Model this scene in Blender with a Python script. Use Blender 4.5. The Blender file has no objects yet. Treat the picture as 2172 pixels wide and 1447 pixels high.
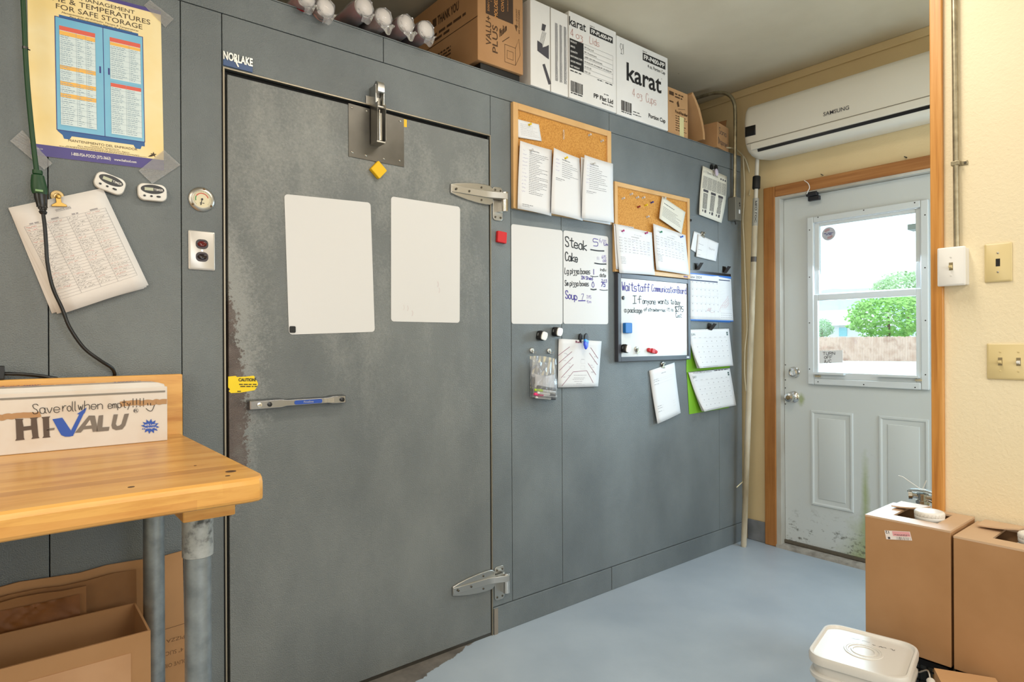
import bpy, bmesh, math, random
from mathutils import Vector, Matrix

SC = bpy.context.scene
COL = SC.collection
rnd = random.Random(7)

# ------------------------------------------------------------------ camera
FPX, CX, CY = 1331.84, 1086.0, 723.5
YAW, PITCH, ROLL = math.radians(50.701853), math.radians(0.01859), math.radians(-0.28142)
CAM = Vector((0.0, -2.091, 1.23))
_f = Vector((math.cos(YAW) * math.cos(PITCH), math.sin(YAW) * math.cos(PITCH), math.sin(PITCH)))
_r0 = Vector((math.sin(YAW), -math.cos(YAW), 0)); _u0 = _r0.cross(_f)
_r = _r0 * math.cos(ROLL) + _u0 * math.sin(ROLL)
_u = -_r0 * math.sin(ROLL) + _u0 * math.cos(ROLL)
cd = bpy.data.cameras.new('camera'); cam = bpy.data.objects.new('camera', cd); COL.objects.link(cam)
cd.sensor_width = 36; cd.lens = 36 * FPX / 2172; cd.clip_start = 0.02; cd.clip_end = 2000
cam.matrix_world = Matrix(((_r.x, _u.x, -_f.x, CAM.x), (_r.y, _u.y, -_f.y, CAM.y), (_r.z, _u.z, -_f.z, CAM.z), (0, 0, 0, 1)))
SC.camera = cam

# ------------------------------------------------------------------ world, lights, exposure
SC.view_settings.view_transform = 'Standard'; SC.view_settings.look = 'None'
SC.view_settings.exposure = 0.0; SC.view_settings.gamma = 1.0; SC.view_settings.use_curve_mapping = False
wd = bpy.data.worlds.new('overcast_sky'); SC.world = wd; wd.use_nodes = True
bg = wd.node_tree.nodes['Background']; bg.inputs[0].default_value = (0.86, 0.93, 1.0, 1); bg.inputs[1].default_value = 2.9

def area(name, loc, target, sx, sy, power, color):
    l = bpy.data.lights.new(name, 'AREA'); l.shape = 'RECTANGLE'; l.size = sx; l.size_y = sy
    l.energy = power; l.color = color
    o = bpy.data.objects.new(name, l); COL.objects.link(o); o.location = loc
    o.rotation_euler = (Vector(target) - Vector(loc)).to_track_quat('-Z', 'Y').to_euler()
    return o
WARM = (1.0, 0.92, 0.80); COOL = (0.66, 0.84, 1.0)
area('ceiling_lamp', (1.55, -1.15, 2.76), (1.55, -1.15, 0), 1.2, 0.25, 19, WARM)
area('ceiling_lamp', (0.2, -3.4, 2.76), (0.2, -3.4, 0), 1.6, 0.4, 42, WARM)
area('ceiling_lamp', (-1.3, -1.6, 2.76), (-1.3, -1.6, 0), 1.2, 0.3, 29, (1.0, 0.87, 0.70))
area('daylight_and_fill', (1.2, -4.9, 1.7), (1.2, 0, 1.3), 2.2, 1.0, 42, (0.84, 0.92, 1.0))  # added soft fill from the unseen rear of the room
area('daylight_and_fill', (3.05, -2.45, 1.45), (2.7, 0, 0.7), 0.8, 1.2, 27, COOL)  # added cool light, out of view in the passage; no window modelled there
area('daylight_and_fill', (3.70, -0.68, 1.46), (2.0, -0.68, 0.6), 0.5, 0.8, 24, COOL)

area('daylight_and_fill', (-2.9, -2.6, 1.75), (2.2, -1.6, 1.1), 1.6, 1.0, 26, (1.0, 0.97, 0.93))  # added neutral fill, out of view by the windowless left wall

# ------------------------------------------------------------------ helpers
def ray(px, py):
    return _f + _r * ((px - CX) / FPX) - _u * ((py - CY) / FPX)
def hit(px, py, ax, v):
    d = ray(px, py); t = (v - CAM[ax]) / d[ax]
    return CAM + d * t
def W(px, py, off=0.0): return hit(px, py, 1, -off)       # point on (or just off) the cooler wall
def D(px, py, x=3.61): return hit(px, py, 0, x)           # point on a plane facing the room's right end

def s2l(c): return c / 12.92 if c <= 0.04045 else ((c + 0.055) / 1.055) ** 2.4
def rgb(h):
    h = h.lstrip('#'); return tuple(s2l(int(h[i:i + 2], 16) / 255) for i in (0, 2, 4)) + (1,)

MATS = {}
def mat(name, color='#808080', rough=0.5, metal=0.0, var=None, vscale=8, vstretch=(1, 1, 1), bump=0, bscale=100, bdist=0.002, spec=0.5, extra=None):
    if name in MATS: return MATS[name]
    m = bpy.data.materials.new(name); m.use_nodes = True; nt = m.node_tree; N = nt.nodes; L = nt.links
    p = N['Principled BSDF']; p.inputs['Base Color'].default_value = rgb(color)
    p.inputs['Roughness'].default_value = rough; p.inputs['Metallic'].default_value = metal
    p.inputs['Specular IOR Level'].default_value = spec
    tc = N.new('ShaderNodeTexCoord'); geo = N.new('ShaderNodeNewGeometry')
    pos = geo.outputs['Position']
    def noise(scale, stretch=(1, 1, 1), detail=4, rough_=0.55):
        mp = N.new('ShaderNodeMapping'); mp.inputs['Scale'].default_value = stretch; L.new(pos, mp.inputs['Vector'])
        n = N.new('ShaderNodeTexNoise'); n.inputs['Scale'].default_value = scale; n.inputs['Detail'].default_value = detail
        n.inputs['Roughness'].default_value = rough_; L.new(mp.outputs[0], n.inputs['Vector']); return n.outputs['Fac']
    def ramp(fac, stops):
        r = N.new('ShaderNodeValToRGB'); L.new(fac, r.inputs[0])
        e = r.color_ramp.elements
        while len(e) < len(stops): e.new(0.5)
        for k, (q, c) in enumerate(stops):
            e[k].position = q; e[k].color = rgb(c) if isinstance(c, str) else (c, c, c, 1)
        return r.outputs[0]
    def mix(fac, a, b):
        x = N.new('ShaderNodeMix'); x.data_type = 'RGBA'
        if isinstance(fac, (int, float)): x.inputs[0].default_value = fac
        else: L.new(fac, x.inputs[0])
        for s, v in ((6, a), (7, b)):
            if isinstance(v, str): x.inputs[s].default_value = rgb(v)
            else: L.new(v, x.inputs[s])
        return x.outputs[2]
    def mth(op, a, b=0.0):
        x = N.new('ShaderNodeMath'); x.operation = op
        for s, v in ((0, a), (1, b)):
            if isinstance(v, (int, float)): x.inputs[s].default_value = v
            else: L.new(v, x.inputs[s])
        return x.outputs[0]
    def xyz():
        s = N.new('ShaderNodeSeparateXYZ'); L.new(pos, s.inputs[0]); return s.outputs
    if var:
        stops = [(0.3 + 0.4 * k / (len(var) - 1), c) for k, c in enumerate(var)]
        L.new(ramp(noise(vscale, vstretch), stops), p.inputs['Base Color'])
    if bump:
        b = N.new('ShaderNodeBump'); b.inputs['Strength'].default_value = bump; b.inputs['Distance'].default_value = bdist
        L.new(noise(bscale, detail=2), b.inputs['Height']); L.new(b.outputs[0], p.inputs['Normal'])
    if extra: extra(dict(nt=nt, N=N, L=L, p=p, noise=noise, ramp=ramp, mix=mix, mth=mth, xyz=xyz, pos=pos))
    MATS[name] = m; return m

def clear_mat(name, tint='#ffffff', gloss=0.05, trans=0.92, white=0.0):
    if name in MATS: return MATS[name]
    m = bpy.data.materials.new(name); m.use_nodes = True; nt = m.node_tree; N = nt.nodes; L = nt.links
    for n in list(N):
        if n.type != 'OUTPUT_MATERIAL': N.remove(n)
    out = N['Material Output']
    t = N.new('ShaderNodeBsdfTransparent'); t.inputs[0].default_value = rgb(tint)
    g = N.new('ShaderNodeBsdfGlossy'); g.inputs['Roughness'].default_value = gloss
    d = N.new('ShaderNodeBsdfDiffuse'); d.inputs[0].default_value = (0.85, 0.85, 0.87, 1)
    lw = N.new('ShaderNodeFresnel'); lw.inputs[0].default_value = 1.45
    m1 = N.new('ShaderNodeMixShader'); L.new(lw.outputs[0], m1.inputs[0]); L.new(t.outputs[0], m1.inputs[1]); L.new(g.outputs[0], m1.inputs[2])
    m2 = N.new('ShaderNodeMixShader'); m2.inputs[0].default_value = white; L.new(m1.outputs[0], m2.inputs[1]); L.new(d.outputs[0], m2.inputs[2])
    L.new(m2.outputs[0], out.inputs[0]); MATS[name] = m; return m

# ---- mesh builder -------------------------------------------------
class MB:
    def __init__(s, fr=None): s.v = []; s.f = []; s.fr = fr
    def add(s, vs, fs):
        b = len(s.v)
        for q in vs:
            q = Vector(q); s.v.append(s.fr @ q if s.fr else q)
        s.f += [tuple(i + b for i in f) for f in fs]; return s
    def box(s, x0, x1, y0, y1, z0, z1):
        v = [(x, y, z) for x in (x0, x1) for y in (y0, y1) for z in (z0, z1)]
        return s.add(v, [(0, 1, 3, 2), (4, 6, 7, 5), (0, 4, 5, 1), (2, 3, 7, 6), (0, 2, 6, 4), (1, 5, 7, 3)])
    def prism(s, poly, z0, z1):
        n = len(poly); v = [(x, y, z0) for x, y in poly] + [(x, y, z1) for x, y in poly]
        return s.add(v, [tuple(range(n))[::-1], tuple(range(n, 2 * n))] + [(i, (i + 1) % n, n + (i + 1) % n, n + i) for i in range(n)])
    def loft(s, rings, cap=True):
        n = len(rings[0]); v = [q for r in rings for q in r]; f = []
        for k in range(len(rings) - 1):
            for i in range(n):
                j = (i + 1) % n; f.append((k * n + i, k * n + j, (k + 1) * n + j, (k + 1) * n + i))
        if cap: f += [tuple(range(n))[::-1], tuple(range((len(rings) - 1) * n, len(rings) * n))]
        return s.add(v, f)
    def lathe(s, prof, n=24, c=(0, 0), cap=True):
        return s.loft(cap=cap, rings=[[(c[0] + r * math.cos(2 * math.pi * i / n), c[1] + r * math.sin(2 * math.pi * i / n), z) for i in range(n)] for r, z in prof])
    def tube(s, pts, r, n=10, rad=None):
        pts = [Vector(p) for p in pts]; rings = []; prev = None
        for k, p in enumerate(pts):
            t = (pts[min(k + 1, len(pts) - 1)] - pts[max(k - 1, 0)]).normalized()
            if prev is None:
                a = Vector((0, 0, 1)) if abs(t.z) < 0.9 else Vector((1, 0, 0)); prev = t.cross(a).normalized()
            prev = (prev - t * prev.dot(t)).normalized(); b = t.cross(prev)
            rr = rad[k] if rad else r
            rings.append([p + (prev * math.cos(2 * math.pi * i / n) + b * math.sin(2 * math.pi * i / n)) * rr for i in range(n)])
        return s.loft(rings)
    def grid(s, fn, nu, nv):
        v = [fn(i / nu, j / nv) for j in range(nv + 1) for i in range(nu + 1)]
        f = [(j * (nu + 1) + i, (j + 1) * (nu + 1) + i, (j + 1) * (nu + 1) + i + 1, j * (nu + 1) + i + 1) for j in range(nv) for i in range(nu)]
        return s.add(v, f)

def smooth_path(pts, k=8):
    pts = [Vector(p) for p in pts]
    if len(pts) < 3: return pts
    out = []
    P = [pts[0] * 2 - pts[1]] + pts + [pts[-1] * 2 - pts[-2]]
    for i in range(1, len(P) - 2):
        for j in range(k):
            t = j / k; a, b, c, d = P[i - 1], P[i], P[i + 1], P[i + 2]
            out.append(0.5 * ((2 * b) + (c - a) * t + (2 * a - 5 * b + 4 * c - d) * t * t + (3 * b - a - 3 * c + d) * t ** 3))
    out.append(pts[-1]); return out

ORG = {}
def build(name, mb, m, parent=None, sharp=35, bevel=0, solid=0, org=None):
    if parent is not None: o0 = ORG[parent.name]
    elif org is not None: o0 = Vector(org)
    else:
        n = max(1, len(mb.v)); o0 = sum(mb.v, Vector()) / n; o0.z = min(q.z for q in mb.v)
    me = bpy.data.meshes.new(name); me.from_pydata([tuple(q - o0) for q in mb.v], [], mb.f); me.update()
    bm = bmesh.new(); bm.from_mesh(me)
    if not solid and bevel >= 0 and sharp: bmesh.ops.recalc_face_normals(bm, faces=bm.faces)
    bm.to_mesh(me); bm.free()
    if sharp:
        for q in me.polygons: q.use_smooth = True
        me.set_sharp_from_angle(angle=math.radians(sharp))
    me.materials.append(m)
    o = bpy.data.objects.new(name, me); COL.objects.link(o); ORG[o.name] = o0
    if parent is not None: o.parent = parent
    else: o.location = o0
    if solid:
        q = o.modifiers.new('thickness', 'SOLIDIFY'); q.thickness = solid; q.offset = -1
    if bevel > 0:
        q = o.modifiers.new('rounded_edges', 'BEVEL'); q.width = bevel; q.segments = 3; q.limit_method = 'ANGLE'; q.angle_limit = math.radians(40)
    return o
def tag(o, label, cat=None, group=None, kind=None):
    if label: o['label'] = label
    if cat: o['category'] = cat
    if group: o['group'] = group
    if kind: o['kind'] = kind
    return o
def thing(name, loc, label, cat, group=None):
    o = bpy.data.objects.new(name, None); COL.objects.link(o); o.empty_display_size = 0.05
    o.location = loc; ORG[o.name] = Vector(loc); return tag(o, label, cat, group)
def struct(o, label=None): return tag(o, label, None, None, 'structure')

def wallF(x, z, y=0.0, rot=0.0):        # local X right, Y up, Z out of the cooler wall (towards -y)
    c, s = math.cos(rot), math.sin(rot)
    return Matrix(((c, -s, 0, x), (0, 0, -1, y), (s, c, 0, z), (0, 0, 0, 1)))
def sideF(y, z, x, rot=0.0):            # local X right (-y), Y up, Z out (-x)
    c, s = math.cos(rot), math.sin(rot)
    return Matrix(((0, 0, -1, x), (-c, s, 0, y), (s, c, 0, z), (0, 0, 0, 1)))
def upF(x, y, z, rot=0.0): return Matrix.Translation((x, y, z)) @ Matrix.Rotation(rot, 4, 'Z')
def rrect(w, h, r, n=5, cx=0, cy=0):
    out = []
    for (sx, sy, a0) in ((1, 1, 0), (-1, 1, 90), (-1, -1, 180), (1, -1, 270)):
        for k in range(n + 1):
            a = math.radians(a0 + 90 * k / n); out.append((cx + sx * (w / 2 - r) + r * math.cos(a), cy + sy * (h / 2 - r) + r * math.sin(a)))
    return out

# ---- flat sheets and writing on them --------------------------------
class Surf:                              # s runs 0..1 to the right, t runs 0..1 downwards, h is height off the surface
    def __init__(s, TL, TR, BR, BL, bulge=None):
        s.c = [Vector(q) for q in (TL, TR, BR, BL)]; s.b = bulge
        s.n = (s.c[1] - s.c[0]).cross(s.c[0] - s.c[3]).normalized()
        s.w = ((s.c[1] - s.c[0]).length + (s.c[2] - s.c[3]).length) / 2
        s.h = ((s.c[3] - s.c[0]).length + (s.c[2] - s.c[1]).length) / 2
    def __call__(s, u, v, h=0.0):
        a, b, c, d = s.c
        p = a * (1 - u) * (1 - v) + b * u * (1 - v) + c * u * v + d * (1 - u) * v
        return p + s.n * (h + (s.b(u, v) if s.b else 0))
def surf_px(pts, off, bulge=None, fn=W): return Surf(*[fn(x, y, off) for x, y in pts], bulge=bulge)
def sheet_mesh(S, nu=1, nv=1, h=0.0): return MB().grid(lambda u, v: S(u, v, h), nu, nv)

GL = {}
for ln in '''a 44 36 16 05 03 12 32 44|46 43 52
b 09 02|05 26 36 45 43 32 12 03
c 45 36 16 05 03 12 32 43
d 45 36 16 05 03 12 32 43|49 43 52
e 04 44 45 36 16 05 03 12 32 43
f 48 39 28 22|06 46
g 45 36 16 05 03 12 32 43|46 41 30 10
h 09 02|05 26 36 45 42
i 16 12|17 18
j 26 21 10|27 28
k 09 02|46 04 42
l 19 13 22
m 06 02|05 16 25 22|25 36 45 42
n 06 02|05 26 36 45 42
o 26 05 03 22 43 45 26
p 06 00|06 26 45 43 22 03
r 06 02|04 26 46
s 46 16 05 14 34 43 32 02
t 29 23 32 42|07 47
u 06 03 12 32 43|46 42
v 06 22 46
w 06 12 25 32 46
x 06 42|46 02
y 06 24|46 10
z 06 36 45 24 43 41 20 00
B 02 09 39 48 46 06|36 45 43 32 02
C 48 39 19 07 04 12 32 43
D 02 09 29 46 45 22 02
M 02 09 25 49 42
E 49 09 02 42|06 36
H 09 02|49 42|06 46
P 02 09 39 48 46 35 05
I 09 49|29 22|02 42
J 09 49|29 23 12 03
L 09 02 42
N 02 09 42 49
S 48 39 19 08 16 35 43 32 12 03
T 09 49|29 22
U 09 03 12 32 43 49
R 02 09 39 48 46 06|26 42
O 29 06 05 22 45 46 29
F 49 09 02|06 36
A 02 29 42|14 34
W 09 12 26 32 49
0 29 06 04 22 44 46 29
1 29 22
2 08 19 39 48 46 02 42
3 09 49 26 45 43 32 02
4 39 04 44|39 32
5 49 09 06 36 45 43 32 02
6 39 16 04 12 32 44 35 05
7 09 49 12
/ 49 01
! 29 24|23 22
. 22 23
_ 02 42
- 15 35
$ 48 39 19 08 16 35 43 32 12 03|29 20
: 25 26|22 23'''.split('\n'):
    GL[ln[0]] = [[(int(q[0]), int(q[1])) for q in st.split()] for st in ln[2:].split('|')]
ADV = {'i': 3, 'l': 3, '1': 3.4, '!': 3.4, '.': 3, ' ': 3.2, ':': 3.4, 'j': 3.6, 't': 5.2}
OFFX = {'i': -0.5, 'l': -0.7, '1': -1.2, '!': -1.2, '.': -1.2, ':': -1.2, 'j': -0.3}

def ribbon(mb, S, pts, wid, h=0.0006, sm=True):      # pts in (s, t); wid in metres
    P = [Vector((q[0] * S.w, q[1] * S.h, 0)) for q in pts]
    if sm and len(P) > 2: P = smooth_path(P, 4)
    vs = []
    for k, p in enumerate(P):
        d = P[min(k + 1, len(P) - 1)] - P[max(k - 1, 0)]
        if d.length < 1e-9: d = Vector((1, 0, 0))
        d.normalize(); n = Vector((-d.y, d.x, 0)) * wid / 2
        if k == 0: p = p - d * wid * 0.3
        if k == len(P) - 1: p = p + d * wid * 0.3
        vs += [p + n, p - n]
    mb.add([S(q.x / S.w, q.y / S.h, h) for q in vs], [(2 * k, 2 * k + 2, 2 * k + 3, 2 * k + 1) for k in range(len(P) - 1)])
def hand(mb, S, text, s0, s1, tb, cap, wid=0.003, slope=0.0, h=0.0008, jit=0.35):
    wid *= 0.85    # handwriting fitted between s0 and s1 on baseline tb
    x = 0; G = []
    for ch in text:
        for st in GL.get(ch, []):
            G.append([(x + a + OFFX.get(ch, 0) + rnd.uniform(-jit, jit) * .5, (b - 2) / 7 + rnd.uniform(-jit, jit) * .06) for a, b in st])
        x += ADV.get(ch, 5.4)
    sc = (s1 - s0) / max(1e-6, x - 1.4)
    for st in G: ribbon(mb, S, [(s0 + a * sc, tb + slope * a * sc - b * cap) for a, b in st], wid, h)
_tc = {}
def font_mesh(text, bold=0.0):
    if (text, bold) in _tc: return _tc[(text, bold)]
    cu = bpy.data.curves.new('lettering', 'FONT'); cu.body = text; cu.size = 1; cu.offset = bold; cu.resolution_u = 3
    o = bpy.data.objects.new('lettering', cu); COL.objects.link(o)
    me = bpy.data.meshes.new_from_object(o.evaluated_get(bpy.context.evaluated_depsgraph_get()))
    v = [(q.co.x, q.co.y) for q in me.vertices]; f = [tuple(q.vertices) for q in me.polygons]
    bpy.data.objects.remove(o); bpy.data.curves.remove(cu); bpy.data.meshes.remove(me)
    _tc[(text, bold)] = (v, f); return v, f
def type_(mb, S, text, s0, s1, tb, cap, bold=0.0, h=0.0006, slope=0.0, shear=0.0, vert=False):   # printed line, capitals cap high
    v, f = font_mesh(text, bold)
    if not v: return
    x0 = min(q[0] for q in v); x1 = max(q[0] for q in v); k = (s1 - s0) / (x1 - x0)
    out = []
    for a, b in v:
        u = s0 + (a - x0) * k + shear * b * k; w = tb - b / 0.69 * cap + slope * (a - x0) * k
        out.append(S(u, w, h))
    mb.add(out, f)
def type_up(mb, S, text, t0, t1, sb, cap, bold=0.0, h=0.0006):      # a line that runs upwards from t0 to t1
    v, f = font_mesh(text, bold); x0 = min(q[0] for q in v); x1 = max(q[0] for q in v)
    mb.add([S(sb - b / 0.69 * cap, t0 + (a - x0) / (x1 - x0) * (t1 - t0), h) for a, b in v], f)
def rect(mb, S, s0, s1, t0, t1, h=0.0005):
    mb.add([S(s0, t0, h), S(s0, t1, h), S(s1, t1, h), S(s1, t0, h)], [(0, 1, 2, 3)])
def words(mb, S, s0, s1, t, th, h=0.0006, gap=0.35, lens=(2, 7)):   # a line of print too fine to read
    u = s0; k = th * S.h / S.w
    while u < s1:
        L = min(s1 - u, rnd.uniform(*lens) * k)
        if L <= k * .4: break
        rect(mb, S, u, u + L, t - th / 2, t + th / 2, h); u += L + k * rnd.uniform(.5, 1.1) * (1 + gap)
def scrawl(mb, S, s0, s1, t, amp, wid, h=0.0007):
    wid *= 0.7                   # a line of handwriting too small to read
    pts = []; u = s0; st = amp * S.h / S.w * .55
    while u < s1:
        pts.append((u, t + rnd.uniform(-amp, amp) * .6)); u += st * rnd.uniform(.6, 1.3)
        if rnd.random() < .12 and len(pts) > 2: ribbon(mb, S, pts, wid, h); pts = []; u += st * 1.5
    if len(pts) > 1: ribbon(mb, S, pts, wid, h)
def frame_lines(mb, S, s0, s1, t0, t1, wid=0.001, h=0.0006):
    for a, b in (((s0, t0), (s1, t0)), ((s1, t0), (s1, t1)), ((s1, t1), (s0, t1)), ((s0, t1), (s0, t0))): ribbon(mb, S, [a, b], wid, h)

# ------------------------------------------------------------------ materials
def stucco(q, scale=300, strength=0.8, dist=0.0024):
    b = q['N'].new('ShaderNodeBump'); b.inputs['Strength'].default_value = strength; b.inputs['Distance'].default_value = dist
    q['L'].new(q['noise'](scale, detail=1.5), b.inputs['Height']); q['L'].new(b.outputs[0], q['p'].inputs['Normal'])
def ex_panel(q):
    c = q['ramp'](q['noise'](3.5, (1, 1, .6), 5), [(.3, '#60676a'), (.7, '#747b7d')])
    sp = q['ramp'](q['noise'](60, detail=5), [(.66, 0), (.78, 1)])
    q['L'].new(q['mix'](q['mth']('MULTIPLY', sp, .25), c, '#9a9a92'), q['p'].inputs['Base Color']); stucco(q)
def ex_cooler_door(q):
    x, y, z = q['xyz'](); m = q['mth']
    c = q['ramp'](q['noise'](2.6, (1, 1, .5), 6, .6), [(.3, '#606566'), (.7, '#777b7a')])
    sp = q['ramp'](m('ADD', q['noise'](3.2, (1, 1, .45), 5, .62), m('MULTIPLY', m('SUBTRACT', q['noise'](140, detail=3), .5), .35)), [(.50, 0), (.74, 1)])
    c = q['mix'](m('MULTIPLY', sp, m('MINIMUM', m('MAXIMUM', m('MULTIPLY', m('SUBTRACT', z, .5), .5), .12), .55)), c, '#a3a49f')
    def band(z0, hw): return m('MAXIMUM', m('SUBTRACT', 1, m('POWER', m('ABSOLUTE', m('DIVIDE', m('SUBTRACT', z, z0), hw)), 2.2)), 0)
    n1 = m('SUBTRACT', q['noise'](7, detail=3, rough_=.6), .5); n2 = m('SUBTRACT', q['noise'](130, detail=3, rough_=.7), .5)
    nn = m('ADD', m('MULTIPLY', n1, .13), m('MULTIPLY', n2, .17))
    b1 = band(1.14, .52); d1_ = m('ADD', m('SUBTRACT', m('ADD', m('MULTIPLY', b1, .13), .545), x), nn)
    c = q['mix'](m('MULTIPLY', q['ramp'](m('ADD', m('MULTIPLY', d1_, 9), .3), [(.15, 0), (.85, 1)]), .6), c, '#a2a4a1')
    b2 = m('MULTIPLY', band(1.04, .40), m('ADD', .72, m('MULTIPLY', m('SUBTRACT', 1.2, z), .55))); d2_ = m('ADD', m('SUBTRACT', m('ADD', m('MULTIPLY', b2, .092), .548), x), m('MULTIPLY', nn, .62))
    rc = q['ramp'](q['noise'](14, detail=6), [(.35, '#433833'), (.55, '#584a45'), (.7, '#635c58')])
    c = q['mix'](m('MULTIPLY', q['ramp'](m('ADD', m('MULTIPLY', d2_, 30), .2), [(.2, 0), (.6, 1)]), .92), c, rc)
    q['L'].new(c, q['p'].inputs['Base Color']); stucco(q)
def ex_floor(q):
    x, y, z = q['xyz'](); m = q['mth']
    c = q['ramp'](q['noise'](2.2, detail=5), [(.3, '#9ba7b3'), (.7, '#adb8c2')])
    n = m('SUBTRACT', q['noise'](16, detail=7, rough_=.65), .5)
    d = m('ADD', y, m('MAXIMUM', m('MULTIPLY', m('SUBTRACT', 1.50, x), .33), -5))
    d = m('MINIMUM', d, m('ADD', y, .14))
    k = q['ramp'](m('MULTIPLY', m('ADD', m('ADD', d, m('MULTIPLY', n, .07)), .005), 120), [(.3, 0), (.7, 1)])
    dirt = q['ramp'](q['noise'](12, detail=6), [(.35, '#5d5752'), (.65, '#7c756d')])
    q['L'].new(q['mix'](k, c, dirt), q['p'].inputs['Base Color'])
    b = q['N'].new('ShaderNodeBump'); b.inputs['Strength'].default_value = .35; b.inputs['Distance'].default_value = .002
    q['L'].new(q['noise'](45, detail=4), b.inputs['Height']); q['L'].new(b.outputs[0], q['p'].inputs['Normal'])
def ex_entry(q):
    x, y, z = q['xyz'](); m = q['mth']
    n = q['noise'](7, detail=8, rough_=.7)
    low = m('MAXIMUM', m('SUBTRACT', 1, m('DIVIDE', z, .34)), 0)
    blob = m('MAXIMUM', m('SUBTRACT', 1, m('MULTIPLY', m('ABSOLUTE', m('ADD', y, .70)), 4.2)), 0)
    colv = m('MULTIPLY', m('MAXIMUM', m('SUBTRACT', 1, m('MULTIPLY', m('ABSOLUTE', m('ADD', y, .672)), 26)), 0), m('MAXIMUM', m('SUBTRACT', 1, m('MULTIPLY', m('ABSOLUTE', m('SUBTRACT', z, .40)), 3.2)), 0))
    kn = m('MULTIPLY', m('MAXIMUM', m('SUBTRACT', 1, m('MULTIPLY', m('ABSOLUTE', m('ADD', y, .325)), 28)), 0), m('MAXIMUM', m('SUBTRACT', 1, m('MULTIPLY', m('ABSOLUTE', m('SUBTRACT', z, .885)), 17)), 0))
    g = m('ADD', m('ADD', m('MULTIPLY', m('MULTIPLY', low, blob), 1.3), m('MULTIPLY', colv, .9)), m('MULTIPLY', kn, 1.1))
    g = q['ramp'](m('ADD', g, m('MULTIPLY', m('SUBTRACT', n, .5), .9)), [(.22, 0), (.75, 1)])
    c = q['mix'](m('MULTIPLY', g, .75), '#c9cdcc', '#93a062')
    dk = m('MULTIPLY', q['ramp'](q['noise'](22, (1, 1, 1.6), 6, .7), [(.55, 0), (.66, 1)]), m('MINIMUM', m('MULTIPLY', m('MULTIPLY', low, low), 2.4), 1))
    c = q['mix'](m('MULTIPLY', dk, .85), c, '#4b4a3c')
    sc = q['ramp'](q['noise'](26, (1, .5, 1.8), 4), [(.70, 0), (.74, 1)])
    c = q['mix'](m('MULTIPLY', sc, m('MULTIPLY', m('MAXIMUM', m('SUBTRACT', .9, z), 0), .5)), c, '#6b6f6b')
    q['L'].new(c, q['p'].inputs['Base Color'])
def ex_block(q):                       # butcher block: staves along x
    x, y, z = q['xyz'](); m = q['mth']; N = q['N']; L = q['L']
    cy = m('FLOOR', m('MULTIPLY', m('ADD', y, m('MULTIPLY', z, 1.0)), 24)); cx = m('FLOOR', m('MULTIPLY', m('ADD', x, m('MULTIPLY', m('SINE', m('MULTIPLY', cy, 12.9)), 3)), 1.4))
    w = N.new('ShaderNodeTexWhiteNoise'); w.noise_dimensions = '2D'; cb = N.new('ShaderNodeCombineXYZ'); L.new(cy, cb.inputs[0]); L.new(cx, cb.inputs[1]); L.new(cb.outputs[0], w.inputs['Vector'])
    sv = m('MULTIPLY', m('MULTIPLY', m('GREATER_THAN', y, -.682), m('LESS_THAN', y, -.640)), m('GREATER_THAN', z, .958))
    c = q['ramp'](w.outputs['Value'], [(0, '#d59b4b'), (.45, '#e0a959'), (.8, '#d99f50'), (1, '#c98a44')])
    gr = q['ramp'](q['noise'](22, (.12, 1, 1), 6, .65), [(.38, '#b8742c'), (.52, '#e2ab5c'), (.7, '#edbe74')])
    L.new(q['mix'](m('MULTIPLY', sv, .6), q['mix'](.45, c, gr), '#b57a3c'), q['p'].inputs['Base Color'])
def ex_fir(q):
    gr = q['ramp'](q['noise'](60, (1, 1, .035), 4, .6), [(.3, '#8f5a28'), (.5, '#a87039'), (.7, '#bb854c')])
    k = q['ramp'](q['noise'](5, detail=4), [(.35, '#935c2c'), (.65, '#b0763c')])
    q['L'].new(q['mix'](.4, gr, k), q['p'].inputs['Base Color'])
def ex_ceiling(q):
    c = q['ramp'](q['noise'](1.6, detail=5), [(.3, '#c9bea6'), (.7, '#dcd2bc')])
    x, y, z = q['xyz'](); sp = q['ramp'](q['noise'](20, detail=3), [(.74, 0), (.77, 1)])
    q['L'].new(q['mix'](q['mth']('MULTIPLY', sp, .5), c, '#5b5345'), q['p'].inputs['Base Color'])

M_PANEL = mat('painted_embossed_metal', rough=.42, extra=ex_panel)
M_CDOOR = mat('worn_painted_embossed_metal', rough=.42, extra=ex_cooler_door)
M_FLOOR = mat('floor_paint', rough=.38, extra=ex_floor)
M_CREAM = mat('cream_wall_paint', rough=.6, var=['#ecdcb8', '#f0e2c1'], vscale=2, bump=.5, bscale=110, bdist=.0025)
M_TAN = mat('tan_wall_paint', rough=.6, var=['#d9c193', '#e0c99d'], vscale=2, bump=.3, bscale=110, bdist=.002)
M_CEIL = mat('ceiling_paint', rough=.6, extra=ex_ceiling)
M_FIR = mat('varnished_fir', rough=.38, extra=ex_fir)
M_FIRB = mat('bright_varnished_fir', rough=.4, extra=lambda q: q['L'].new(q['ramp'](q['noise'](70, (1, 1, .03), 4, .6), [(.3, '#ac7030'), (.5, '#c98b42'), (.7, '#d89f58')]), q['p'].inputs['Base Color']))
M_BLOCK = mat('butcher_block', rough=.32, extra=ex_block)
M_ENTRY = mat('door_white_paint', rough=.45, extra=ex_entry)
M_WHITE = mat('white_paint', '#cfd4d6', .4)
M_JAMB = mat('dingy_white_paint', rough=.5, var=['#a79f92', '#c9c7c0'], vscale=4, vstretch=(1, 1, .5))
M_BLACK = mat('black_rubber', '#0b0b0b', .55)
M_BLACKP = mat('black_plastic', '#141416', .3)
M_CHROME = mat('chrome', '#d6d4d0', .16, 1.0)
M_STEEL = mat('satin_steel', '#b9b7b2', .34, 1.0)
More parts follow.
